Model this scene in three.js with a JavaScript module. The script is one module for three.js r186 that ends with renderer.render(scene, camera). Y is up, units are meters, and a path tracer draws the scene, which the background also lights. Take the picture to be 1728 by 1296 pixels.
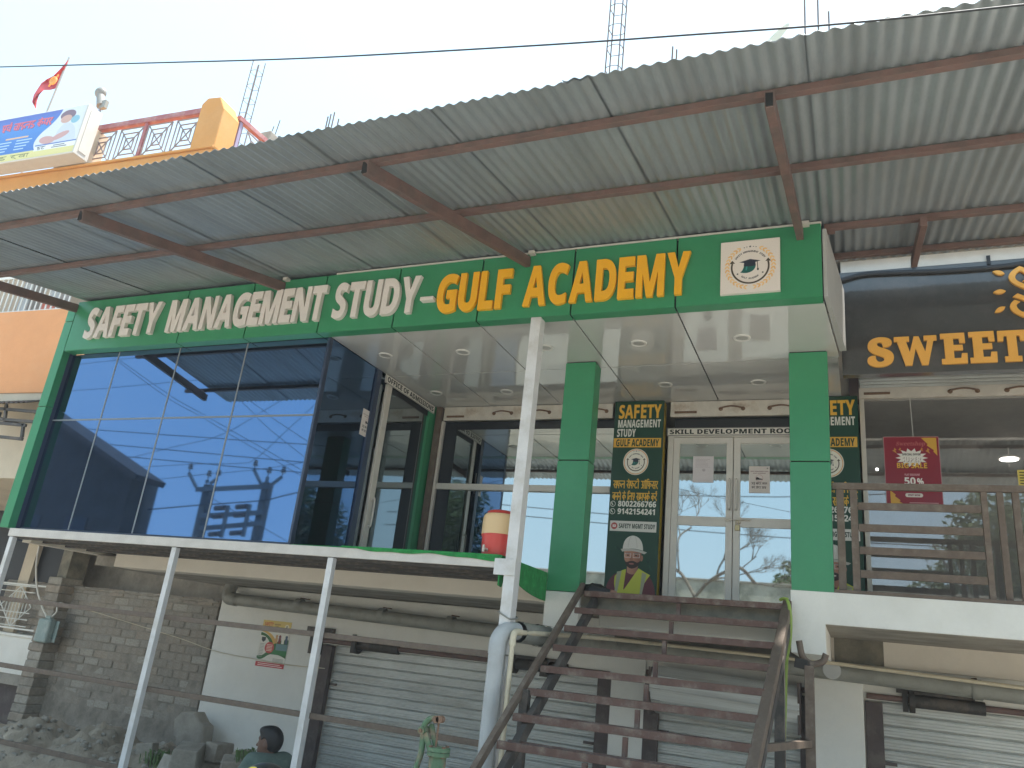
import * as THREE from 'three';
import { mergeGeometries } from 'three/addons/utils/BufferGeometryUtils.js';
import { RoundedBoxGeometry } from 'three/addons/geometries/RoundedBoxGeometry.js';
import { FontLoader } from 'three/addons/loaders/FontLoader.js';
import { TextGeometry } from 'three/addons/geometries/TextGeometry.js';
import { MarchingCubes } from 'three/addons/objects/MarchingCubes.js';

// ---------------------------------------------------------------- camera, sky, sun, exposure
const scene = new THREE.Scene();
const D2R = Math.PI / 180;
const FPX = 1307.73;                                     // focal length in photo pixels (1728 x 1296)
const camera = new THREE.PerspectiveCamera(2 * Math.atan(648 / FPX) / D2R, 4 / 3, 0.05, 900);
camera.position.set(0, 1.6, 0);
camera.rotation.set(19.01 * D2R, 24.51 * D2R, 6.38 * D2R, 'YXZ');
scene.add(camera); camera.updateMatrixWorld(true);

const renderer = new THREE.WebGLRenderer({ antialias: true });
renderer.toneMapping = THREE.LinearToneMapping;
renderer.toneMappingExposure = 2.15;
renderer.shadowMap.enabled = true;

const SUN = new THREE.Vector3(0.30, 1.45, -0.20).normalize();
{                                                        // hazy bright sky: white round the sun, pale blue away from it
  const W = 512, H = 256, d = new Float32Array(W * H * 4), v = new THREE.Vector3();
  for (let j = 0; j < H; j++) for (let i = 0; i < W; i++) {
    const el = ((j + 0.5) / H - 0.5) * Math.PI, az = ((i + 0.5) / W - 0.5) * 2 * Math.PI;
    v.set(Math.cos(el) * Math.cos(az), Math.sin(el), Math.cos(el) * Math.sin(az));
    const c = Math.max(-1, Math.min(1, v.dot(SUN))), h = Math.max(0, v.y);
    const glow = Math.exp(-Math.acos(c) / 0.42), haze = Math.pow(1 - h, 4);
    const back = 0.5 - 0.5 * c;                          // 0 towards the sun, 1 opposite
    const k = (j * W + i) * 4;
    const r = 0.35 + 0.20 * haze + 1.15 * glow - 0.05 * back;
    const g = 0.54 + 0.16 * haze + 1.08 * glow - 0.03 * back;
    const b = 0.72 + 0.07 * haze + 0.95 * glow;
    d[k] = r; d[k + 1] = g; d[k + 2] = b; d[k + 3] = 1;
  }
  const sky = new THREE.DataTexture(d, W, H, THREE.RGBAFormat, THREE.FloatType);
  sky.mapping = THREE.EquirectangularReflectionMapping; sky.magFilter = THREE.LinearFilter; sky.needsUpdate = true;
  scene.background = sky; scene.environment = sky;
}
const sun = new THREE.DirectionalLight(new THREE.Color(1, 0.955, 0.88), 5);
sun.position.copy(SUN).multiplyScalar(60).add(new THREE.Vector3(-4, 2, -6)); sun.target.position.set(-4, 2, -6);
sun.castShadow = true; sun.shadow.radius = 3; sun.shadow.mapSize.set(2048, 2048);
Object.assign(sun.shadow.camera, { left: -40, right: 40, top: 40, bottom: -40, near: 1, far: 160 });
scene.add(sun, sun.target);

// ---------------------------------------------------------------- helpers
const V = (x, y, z) => new THREE.Vector3(x, y, z);
function ray(px, py) { return V(px - 864, -(py - 648), -FPX).applyQuaternion(camera.quaternion); }
function onZ(px, py, z) { const d = ray(px, py); return d.multiplyScalar(z / d.z).add(camera.position); }
function onX(px, py, x) { const d = ray(px, py); return d.multiplyScalar(x / d.x).add(camera.position); }
function onY(px, py, y) { const d = ray(px, py); return d.multiplyScalar((y - 1.6) / d.y).add(camera.position); }
let seed = 7; const rnd = () => { seed = (seed * 1664525 + 1013904223) >>> 0; return seed / 4294967296; };
const rr = (a, b) => a + (b - a) * rnd();

const used = {};
function numbered(n) { const k = (used[n] = (used[n] ?? -1) + 1); return k ? n + '_' + String(k).padStart(3, '0') : n; }
function thing(name, label, category, at, group) {
  const o = new THREE.Group(); o.name = numbered(name); o.position.copy(at); scene.add(o);
  o.userData = { label, category }; if (group) o.userData.group = group;
  return o;
}
function base(o) { const p = V(0, 0, 0); for (let q = o; q && q !== scene; q = q.parent) p.add(q.position); return p; }
function part(parent, name, geo, mat, label) {           // geo in world metres
  if (Array.isArray(geo)) geo = merge(geo);
  if (!geo.userData.keep) uvMetres(geo);
  const b = base(parent); geo.translate(-b.x, -b.y, -b.z);
  const m = new THREE.Mesh(geo, mat); m.name = name; m.castShadow = m.receiveShadow = true; parent.add(m);
  if (label) m.userData.label = label;
  return m;
}
function single(name, label, category, geo, mat, group) { // a thing that is one mesh
  if (Array.isArray(geo)) geo = merge(geo);
  if (!geo.userData.keep) uvMetres(geo);
  geo.computeBoundingBox(); const c = geo.boundingBox.getCenter(V(0, 0, 0)); c.y = geo.boundingBox.min.y;
  geo.translate(-c.x, -c.y, -c.z);
  const m = new THREE.Mesh(geo, mat); m.name = numbered(name); m.position.copy(c); m.castShadow = m.receiveShadow = true;
  m.userData = { label, category }; if (group) m.userData.group = group; scene.add(m); return m;
}
function struct(name, geo, mat) {
  if (Array.isArray(geo)) geo = merge(geo);
  if (!geo.userData.keep) uvMetres(geo);
  const m = new THREE.Mesh(geo, mat); m.name = numbered(name); m.castShadow = m.receiveShadow = true; m.userData = { kind: 'structure' }; scene.add(m); return m;
}
function merge(list) {
  const l = list.map((g) => { let q = g.index ? g.toNonIndexed() : g; for (const k of Object.keys(q.attributes)) if (!['position', 'normal', 'uv'].includes(k)) q.deleteAttribute(k); if (!q.attributes.uv) q.setAttribute('uv', new THREE.Float32BufferAttribute(new Float32Array(q.attributes.position.count * 2), 2)); return q; });
  const g = mergeGeometries(l); if (list.some((q) => q.userData.keep)) g.userData.keep = true; return g;
}
function uvMetres(g) {                                   // box projection, uv in metres
  if (g.index) { const n = g.toNonIndexed(); g.copy(n); g.index = null; }
  if (!g.attributes.normal) g.computeVertexNormals();
  const p = g.attributes.position, n = g.attributes.normal, uv = new Float32Array(p.count * 2);
  for (let t = 0; t < p.count; t += 3) {
    let nx = 0, ny = 0, nz = 0;
    for (let k = 0; k < 3; k++) { nx += n.getX(t + k); ny += n.getY(t + k); nz += n.getZ(t + k); }
    nx = Math.abs(nx); ny = Math.abs(ny); nz = Math.abs(nz);
    for (let k = 0; k < 3; k++) {
      const i = t + k, x = p.getX(i), y = p.getY(i), z = p.getZ(i);
      if (nz >= nx && nz >= ny) { uv[2 * i] = x; uv[2 * i + 1] = y; } else if (nx >= ny) { uv[2 * i] = z; uv[2 * i + 1] = y; } else { uv[2 * i] = x; uv[2 * i + 1] = z; }
    }
  }
  g.setAttribute('uv', new THREE.BufferAttribute(uv, 2));
}
function box(x0, x1, y0, y1, z0, z1, c = 0) {
  const w = Math.abs(x1 - x0), h = Math.abs(y1 - y0), d = Math.abs(z1 - z0);
  const g = c ? new RoundedBoxGeometry(w, h, d, 1, Math.min(c, w / 2.01, h / 2.01, d / 2.01)) : new THREE.BoxGeometry(w, h, d);
  return g.translate((x0 + x1) / 2, (y0 + y1) / 2, (z0 + z1) / 2);
}
function bar(p, q, w, h, c = 0.004, up = V(0, 1, 0)) {   // rectangular tube from p to q; w sideways, h along up
  const d = q.clone().sub(p), L = d.length(); d.normalize();
  const s = new THREE.Vector3().crossVectors(up, d).normalize(), u = new THREE.Vector3().crossVectors(d, s);
  const g = c ? new RoundedBoxGeometry(w, h, L, 1, Math.min(c, w / 2.01, h / 2.01)) : new THREE.BoxGeometry(w, h, L);
  g.applyMatrix4(new THREE.Matrix4().makeBasis(s, u, d).setPosition(p.clone().add(q).multiplyScalar(0.5)));
  return g;
}
function tube(pts, r, seg = 8, n) {
  const c = pts.length > 2 ? new THREE.CatmullRomCurve3(pts, false, 'catmullrom', 0.5) : new THREE.LineCurve3(pts[0], pts[1]);
  return new THREE.TubeGeometry(c, n ?? (pts.length > 2 ? pts.length * 6 : 1), r, seg, false);
}
function rod(p, q, r, seg = 10, r2) {                    // closed cylinder from p to q
  const d = q.clone().sub(p), L = d.length();
  const g = new THREE.CylinderGeometry(r2 ?? r, r, L, seg);
  g.applyQuaternion(new THREE.Quaternion().setFromUnitVectors(V(0, 1, 0), d.normalize())); g.translate((p.x + q.x) / 2, (p.y + q.y) / 2, (p.z + q.z) / 2);
  return g;
}
function quadSheet(a, b, c, d) {                         // a thin printed face, corners: bottom left, bottom right, top right, top left
  const g = new THREE.BufferGeometry();
  g.setAttribute('position', new THREE.Float32BufferAttribute([a, b, c, a, c, d].flatMap((v) => [v.x, v.y, v.z]), 3));
  g.setAttribute('uv', new THREE.Float32BufferAttribute([0, 0, 1, 0, 1, 1, 0, 0, 1, 1, 0, 1], 2));
  g.computeVertexNormals(); g.userData.keep = true; return g;
}
const rectZ = (x0, x1, y0, y1, z) => quadSheet(V(x0, y0, z), V(x1, y0, z), V(x1, y1, z), V(x0, y1, z));

// ---------------------------------------------------------------- procedural materials
function latticeNoise(N, cells, sd) {                    // periodic value noise, N x N
  const t = new Float32Array(cells * cells); let s = sd * 7919 + 13;
  for (let i = 0; i < t.length; i++) { s = (s * 1664525 + 1013904223) >>> 0; t[i] = s / 4294967296; }
  const o = new Float32Array(N * N);
  for (let j = 0; j < N; j++) for (let i = 0; i < N; i++) {
    const x = i / N * cells, y = j / N * cells, x0 = Math.floor(x), y0 = Math.floor(y);
    let fx = x - x0, fy = y - y0; fx = fx * fx * (3 - 2 * fx); fy = fy * fy * (3 - 2 * fy);
    const a = t[(y0 % cells) * cells + x0 % cells], b = t[(y0 % cells) * cells + (x0 + 1) % cells], c = t[((y0 + 1) % cells) * cells + x0 % cells], d = t[((y0 + 1) % cells) * cells + (x0 + 1) % cells];
    o[j * N + i] = a + (b - a) * fx + (c - a) * fy + (a - b - c + d) * fx * fy;
  }
  return o;
}
const NT = 512;
const OCT = [3, 7, 15, 31, 63, 127, 255].map((c, i) => latticeNoise(NT, c, i + 3));
const OCT2 = [4, 9, 19, 41, 83, 167].map((c, i) => latticeNoise(NT, c, i + 43));
const fbm = (o, k, rough) => { let s = 0, a = 1, w = 0; for (let i = 0; i < o.length; i++) { s += a * o[i][k]; w += a; a *= rough; } return s / w; };
const FINE = new Float32Array(NT * NT), COARSE = new Float32Array(NT * NT), MOTTLE = new Float32Array(NT * NT);
for (let k = 0; k < NT * NT; k++) { COARSE[k] = fbm(OCT, k, 0.5); FINE[k] = fbm(OCT, k, 1.05); MOTTLE[k] = fbm(OCT2, k, 0.62); }
function grey(src, lo, hi) {
  const d = new Uint8Array(NT * NT * 4);
  for (let k = 0; k < NT * NT; k++) { const v = Math.max(0, Math.min(255, 255 * (lo + (hi - lo) * src[k]))); d[4 * k] = d[4 * k + 1] = d[4 * k + 2] = v; d[4 * k + 3] = 255; }
  const t = new THREE.DataTexture(d, NT, NT); t.wrapS = t.wrapT = THREE.RepeatWrapping; t.magFilter = THREE.LinearFilter; t.needsUpdate = true; return t;
}
const BUMPS = { fine: grey(FINE, 0, 1), coarse: grey(COARSE, 0, 1), mottle: grey(MOTTLE, 0, 1) };
const s2l = (c) => (c <= 0.04045 ? c / 12.92 : Math.pow((c + 0.055) / 1.055, 2.4)), l2s = (c) => (c <= 0.0031308 ? c * 12.92 : 1.055 * Math.pow(c, 1 / 2.4) - 0.055);
// base/alt: linear rgb; alt shows in patches (amount 0..1), amp: tone variation, size: metres per tile
function surf({ base: b, alt, amount = 0.3, edge = 0.08, amp = 0.12, size = 1.5, sx = 1, sy = 1, rough = 0.8, metal = 0, bump = 0, bumpKind = 'fine', bumpSize, phys, off = 0 }) {
  const d = new Uint8Array(NT * NT * 4);
  for (let j = 0; j < NT; j++) for (let i = 0; i < NT; i++) {
    const k = j * NT + i, k2 = ((j + 131 + off) % NT) * NT + (i + 57 + off * 3) % NT;
    const t = 1 + amp * ((FINE[k2] - 0.5) * 2.2 + (COARSE[k2] - 0.5) * 2);
    let m = 0; if (alt) { m = (MOTTLE[k2] - (1 - amount) * 0.5 - 0.16) / (edge * 2) + (FINE[k2] - 0.5) * 1.2; m = Math.max(0, Math.min(1, m)); }
    for (let c = 0; c < 3; c++) { let v = b[c]; if (alt) v += (alt[c] - v) * m; d[4 * k + c] = Math.max(0, Math.min(255, 255 * l2s(Math.max(0, v * t)))); }
    d[4 * k + 3] = 255;
  }
  const map = new THREE.DataTexture(d, NT, NT); map.colorSpace = THREE.SRGBColorSpace; map.wrapS = map.wrapT = THREE.RepeatWrapping; map.magFilter = THREE.LinearFilter; map.repeat.set(sx / size, sy / size); map.needsUpdate = true;
  const o = { map, roughness: rough, metalness: metal, side: THREE.DoubleSide };
  if (bump) { const t = BUMPS[bumpKind].clone(); t.repeat.set(1 / (bumpSize ?? size), 1 / (bumpSize ?? size)); t.needsUpdate = true; o.bumpMap = t; o.bumpScale = bump; }
  return phys ? new THREE.MeshPhysicalMaterial({ ...o, ...phys }) : new THREE.MeshStandardMaterial(o);
}
function plain(r, g, b, rough = 0.6, metal = 0, extra) { const m = extra ? new THREE.MeshPhysicalMaterial(extra) : new THREE.MeshStandardMaterial(); m.color.setRGB(r, g, b); m.roughness = rough; m.metalness = metal; m.side = THREE.DoubleSide; return m; }

const M = {};
M.green = surf({ base: [0.042, 0.250, 0.112], alt: [0.048, 0.265, 0.122], amount: 0.4, edge: 0.3, amp: 0.05, size: 2.2, rough: 0.34, bump: 0.0006, bumpKind: 'coarse' });
M.greenDark = plain(0.012, 0.03, 0.018, 0.8);
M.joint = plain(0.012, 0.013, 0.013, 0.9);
M.letterWhite = surf({ base: [0.73, 0.665, 0.615], amp: 0.06, size: 1.3, rough: 0.5 });
M.letterYellow = surf({ base: [0.90, 0.44, 0.018], amp: 0.05, size: 1.3, rough: 0.42 });
M.soffit = surf({ base: [0.56, 0.55, 0.535], alt: [0.525, 0.515, 0.50], amount: 0.35, edge: 0.25, amp: 0.03, size: 3, rough: 0.055, bump: 0.006, bumpKind: 'coarse', bumpSize: 3.1, phys: { ior: 2.0 } });
M.panelGrey = surf({ base: [0.42, 0.415, 0.40], amp: 0.05, size: 1.2, rough: 0.5 });
M.sheet = surf({ base: [0.32, 0.355, 0.375], alt: [0.27, 0.285, 0.285], amount: 0.36, edge: 0.22, amp: 0.16, size: 1.7, sx: 1.6, sy: 0.35, rough: 0.42, metal: 0.4 });
M.rust = surf({ base: [0.165, 0.100, 0.086], alt: [0.135, 0.094, 0.082], amount: 0.42, edge: 0.1, amp: 0.22, size: 0.8, rough: 0.62, bump: 0.0012 });
M.rust2 = surf({ base: [0.142, 0.104, 0.078], alt: [0.185, 0.148, 0.118], amount: 0.32, edge: 0.16, amp: 0.22, size: 0.4, rough: 0.7, bump: 0.0014, off: 90 });
M.stair = surf({ base: [0.118, 0.066, 0.052], alt: [0.185, 0.145, 0.118], amount: 0.3, edge: 0.16, amp: 0.26, size: 0.35, rough: 0.72, bump: 0.0016, off: 40 });
M.steelDark = surf({ base: [0.055, 0.050, 0.046], alt: [0.11, 0.09, 0.075], amount: 0.35, edge: 0.1, amp: 0.2, size: 0.7, rough: 0.65, bump: 0.001 });
M.jamb = surf({ base: [0.075, 0.055, 0.052], alt: [0.11, 0.09, 0.08], amount: 0.3, edge: 0.1, amp: 0.18, size: 0.7, rough: 0.6, off: 11 });
M.edgeBoard = surf({ base: [0.60, 0.56, 0.515], alt: [0.53, 0.49, 0.445], amount: 0.3, edge: 0.15, amp: 0.08, size: 1.1, rough: 0.55, bump: 0.0008 });
M.whitePaint = surf({ base: [0.66, 0.65, 0.645], alt: [0.55, 0.53, 0.50], amount: 0.28, edge: 0.12, amp: 0.08, size: 0.9, rough: 0.48, bump: 0.0006 });
M.whiteWall = surf({ base: [0.74, 0.73, 0.685], alt: [0.69, 0.675, 0.62], amount: 0.38, edge: 0.22, amp: 0.06, size: 2.6, rough: 0.88, bump: 0.003 });
M.slabWhite = surf({ base: [0.74, 0.725, 0.675], alt: [0.66, 0.645, 0.585], amount: 0.34, edge: 0.2, amp: 0.06, size: 2.1, rough: 0.86, bump: 0.003, off: 23 });
M.cream = surf({ base: [0.71, 0.65, 0.565], alt: [0.66, 0.60, 0.515], amount: 0.35, edge: 0.2, amp: 0.06, size: 2.3, rough: 0.88, bump: 0.003, off: 77 });
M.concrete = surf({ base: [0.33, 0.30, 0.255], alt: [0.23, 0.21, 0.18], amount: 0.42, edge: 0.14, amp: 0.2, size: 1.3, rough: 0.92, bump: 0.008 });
M.mould = surf({ base: [0.22, 0.20, 0.155], alt: [0.12, 0.115, 0.095], amount: 0.45, edge: 0.2, amp: 0.25, size: 0.7, rough: 0.95, bump: 0.008 });
M.pipeGrey = surf({ base: [0.275, 0.275, 0.245], alt: [0.205, 0.20, 0.17], amount: 0.4, edge: 0.14, amp: 0.12, size: 0.9, rough: 0.5, bump: 0.0012 });
M.pipeLight = surf({ base: [0.46, 0.475, 0.48], alt: [0.40, 0.41, 0.41], amount: 0.32, edge: 0.15, amp: 0.07, size: 0.9, rough: 0.42 });
M.pipeCream = surf({ base: [0.62, 0.55, 0.41], amp: 0.1, size: 0.5, rough: 0.5 });
M.shutter = surf({ base: [0.68, 0.70, 0.685], alt: [0.53, 0.53, 0.50], amount: 0.3, edge: 0.12, amp: 0.14, size: 1.6, sx: 0.4, sy: 1.3, rough: 0.5, metal: 0.25, bump: 0.0008 });
M.shutterBar = surf({ base: [0.62, 0.57, 0.50], alt: [0.40, 0.30, 0.22], amount: 0.14, edge: 0.16, amp: 0.12, size: 0.8, rough: 0.6 });
M.alu = surf({ base: [0.66, 0.615, 0.555], amp: 0.05, size: 0.9, rough: 0.4, metal: 0.1 });
M.gasket = plain(0.22, 0.235, 0.25, 0.5, 0.2);
// reflective (film coated) glass: what it mirrors stands across the street
M.glassBlue = plain(0.105, 0.19, 0.345, 0.025, 1);
M.glassDoor = plain(0.41, 0.455, 0.455, 0.02, 1);
M.glassTint = plain(0.30, 0.35, 0.38, 0.025, 1);
M.blackFrame = plain(0.012, 0.012, 0.014, 0.35);
M.navyFrame = plain(0.03, 0.045, 0.085, 0.3);
M.glassShop = plain(1, 1, 1, 0.01, 0, { transmission: 1, thickness: 0, ior: 1.95, specularIntensity: 1 });
M.shopWall = surf({ base: [0.42, 0.40, 0.37], amp: 0.12, size: 1.8, rough: 0.8 });
M.orange = surf({ base: [0.60, 0.28, 0.080], alt: [0.58, 0.30, 0.11], amount: 0.4, edge: 0.25, amp: 0.07, size: 2.4, rough: 0.85, bump: 0.003 });
M.orangePale = surf({ base: [0.70, 0.32, 0.14], alt: [0.66, 0.33, 0.16], amount: 0.36, edge: 0.25, amp: 0.06, size: 2.6, rough: 0.85, bump: 0.003, off: 15 });
M.beige = surf({ base: [0.55, 0.47, 0.36], alt: [0.48, 0.41, 0.31], amount: 0.36, edge: 0.2, amp: 0.08, size: 2.2, rough: 0.9, bump: 0.003, off: 31 });
M.maroon = surf({ base: [0.36, 0.115, 0.115], alt: [0.42, 0.23, 0.21], amount: 0.3, edge: 0.12, amp: 0.15, size: 0.7, rough: 0.6 });
M.grille = plain(0.26, 0.215, 0.21, 0.6);
M.grilleWhite = plain(0.66, 0.66, 0.62, 0.6);
M.turf = surf({ base: [0.022, 0.235, 0.058], alt: [0.03, 0.30, 0.075], amount: 0.45, edge: 0.2, amp: 0.3, size: 0.25, rough: 0.95, bump: 0.006 });
M.brickMats = [[0.29, 0.25, 0.205], [0.26, 0.232, 0.195], [0.32, 0.27, 0.215], [0.29, 0.265, 0.225], [0.37, 0.34, 0.295]].map((b, i) => surf({ base: b, alt: [0.31, 0.285, 0.24], amount: 0.42, edge: 0.16, amp: 0.24, size: 0.5, rough: 0.95, bump: 0.008, off: i * 61 }));
M.mortar = surf({ base: [0.28, 0.25, 0.21], alt: [0.20, 0.18, 0.15], amount: 0.4, edge: 0.12, amp: 0.25, size: 0.8, rough: 0.98, bump: 0.01 });
M.earth = surf({ base: [0.34, 0.29, 0.225], alt: [0.25, 0.21, 0.16], amount: 0.42, edge: 0.16, amp: 0.25, size: 2.2, rough: 1, bump: 0.02 });
M.ground = surf({ base: [0.47, 0.42, 0.345], alt: [0.41, 0.36, 0.295], amount: 0.42, edge: 0.2, amp: 0.2, size: 6, rough: 1, bump: 0.01 });
M.road = surf({ base: [0.36, 0.34, 0.30], alt: [0.42, 0.38, 0.32], amount: 0.4, edge: 0.2, amp: 0.15, size: 4, rough: 0.95, bump: 0.006 });
M.pump = surf({ base: [0.085, 0.165, 0.092], alt: [0.215, 0.185, 0.125], amount: 0.34, edge: 0.1, amp: 0.2, size: 0.3, rough: 0.6, bump: 0.002 });
M.rustRaw = surf({ base: [0.19, 0.115, 0.075], amp: 0.3, size: 0.2, rough: 0.9, bump: 0.002 });
M.rebar = surf({ base: [0.16, 0.125, 0.115], amp: 0.25, size: 0.2, rough: 0.8 });
M.black = plain(0.012, 0.012, 0.013, 0.45);
M.wire = plain(0.025, 0.026, 0.03, 0.6);
M.wireWhite = plain(0.62, 0.60, 0.55, 0.6);
// ---------------------------------------------------------------- ground and road
const zF = -7.2, zG = -7.36, zB = -10.23, SOF = 5.106, FLOOR = 2.33, LEDGE = 2.49, zW = -10.95, zC = -8.56;
{
  const zs = [260, 40, 8, 2, -4.8, -5.4, -6.2, -7, -12, -40, -260], hs = [0, 0, 0, 0, 0, -0.2, -0.62, -0.8, -0.8, -0.8, -0.8], xs = [-260, -60, -30, -20, -14, -10, -6, -2, 2, 6, 12, 30, 80, 260];
  const pos = [], idx = [];
  zs.forEach((z, j) => xs.forEach((x) => pos.push(x, hs[j], z)));
  for (let j = 0; j < zs.length - 1; j++) for (let i = 0; i < xs.length - 1; i++) { const a = j * xs.length + i, b = a + xs.length; idx.push(a, a + 1, b, a + 1, b + 1, b); }
  const g = new THREE.BufferGeometry(); g.setAttribute('position', new THREE.Float32BufferAttribute(pos, 3)); g.setIndex(idx); g.computeVertexNormals();
  struct('ground', g, M.ground);
  struct('road', box(-200, 200, -0.06, 0.02, -2.4, 4.4), M.road);
}

// ---------------------------------------------------------------- the academy building: shell, slab, beams
const bld = thing('academy_building', 'two storey shop building with white plastered walls, cream beams and a flat roof', 'building', V(-5, -0.8, -11));
part(bld, 'upper_wall', box(-10.6, 6, SOF + 0.06, 6.35, -16, zB - 0.06), M.cream);
part(bld, 'upper_wall', box(-10.6, -5.98, FLOOR, SOF, -16, -12.6), M.cream);
part(bld, 'upper_wall', box(-5.98, 6, FLOOR, SOF + 0.02, -16, -14.2), M.cream);
part(bld, 'side_wall', box(-10.6, -10.42, FLOOR, SOF, -12.6, zG - 0.1), M.cream);
part(bld, 'roof_slab', box(-10.7, 6, 6.37, 6.6, -16, -8.75), M.concrete);
part(bld, 'floor_slab', box(-10.45, 6, 2.182, 2.328, -14.2, zC - 0.03), M.concrete);
part(bld, 'void_shade_fill', box(-10.58, -0.16, SOF + 0.07, 6.12, -9.6, zF - 0.18), M.joint);  // near-black block paints the shade in the gap under the sheets
// ground floor wall bays
const SH = [[-7.66, -3.14], [-2.44, -0.55], [0.24, 4.2]];
const wallTop = 2.2;
part(bld, 'lower_wall', box(-10.03, SH[0][0] - 0.12, -0.85, wallTop, zW - 0.3, zW), M.whiteWall);
part(bld, 'pilaster', box(SH[0][1] + 0.12, SH[1][0] - 0.12, -0.85, 1.9, zW - 0.3, zW + 0.02), M.whiteWall);
part(bld, 'pilaster', box(SH[1][1] + 0.10, SH[2][0] - 0.14, -0.85, 1.9, zW - 0.3, zW + 0.32, 0.01), M.whiteWall);
part(bld, 'lintel', box(SH[0][0] - 0.12, SH[0][1] + 0.12, 1.42, wallTop, zW - 0.3, zW), M.whiteWall);
part(bld, 'lintel', box(SH[0][1] + 0.122, SH[2][0] - 0.14, 1.902, wallTop, zW - 0.3, zW - 0.002), M.concrete);
part(bld, 'lintel', box(SH[1][0] - 0.118, SH[1][1] + 0.098, 1.52, 1.9, zW - 0.3, zW - 0.004), M.whiteWall);
part(bld, 'lintel', box(SH[2][0] - 0.138, 6, 1.52, wallTop, zW - 0.3, zW), M.whiteWall);
part(bld, 'interior_wall', box(-10.0, 6, -0.8, wallTop, -14, -13.8), M.whiteWall);
part(bld, 'beam', box(-10.03, -3.2, 2.18, 2.415, zC - 0.42, zC, 0.012), M.cream);

part(bld, 'upper_beam', box(-9.85, -3.0, 1.98, 2.17, zW + 0.002, zW + 0.16, 0.01), M.whiteWall);
part(bld, 'column_stub', box(-3.20, -2.78, 1.88, 2.31, zC - 0.4, zC + 0.012, 0.02), M.slabWhite);
part(bld, 'column_stub', box(-0.555, -0.235, 1.895, 2.1895, zW + 0.34, zC + 0.012), M.slabWhite);
part(bld, 'balcony_slab', box(-0.555, 6, 2.19, 2.497, zC - 0.36, zC + 0.012), M.slabWhite);
part(bld, 'balcony_curb', box(-0.15, 6, 2.498, 2.535, zC - 0.2, zC - 0.01, 0.006), M.rust2);
part(bld, 'cross_beam', box(-0.234, 6, 1.9, 2.186, zW + 0.03, zW + 0.32), M.cream);
part(bld, 'damp_patch', box(-0.2, 0.34, 1.905, 2.184, zW + 0.321, zW + 0.327), M.mould);
part(bld, 'landing_edge', box(-2.77, -0.56, 2.14, 2.326, zC - 0.4, zC - 0.028), M.mould);
part(bld, 'landing_edge', box(-2.7, -0.7, 1.99, 2.155, zC - 0.75, zC - 0.5, 0.02), M.whiteWall);

// ---------------------------------------------------------------- pillars
function pillar(x0, x1, label) {
  const t = thing('clad_pillar', label, 'pillar', V((x0 + x1) / 2, 2.31, zC - 0.12), 'green pillars of the porch');
  part(t, 'core', box(x0 + 0.012, x1 - 0.012, 2.315, SOF - 0.002, zC - 0.225, zC - 0.012), M.joint);
  for (const [a, b] of [[2.315, 3.835], [3.847, SOF - 0.012]]) part(t, 'cladding_panel', box(x0, x1, a, b, zC - 0.235, zC, 0.006), M.green);
  return t;
}
pillar(-3.19, -2.80, 'green clad square pillar standing at the left of the steel stairs');
pillar(-0.548, -0.146, 'green clad square pillar standing beside the brown balcony railing');

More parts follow.
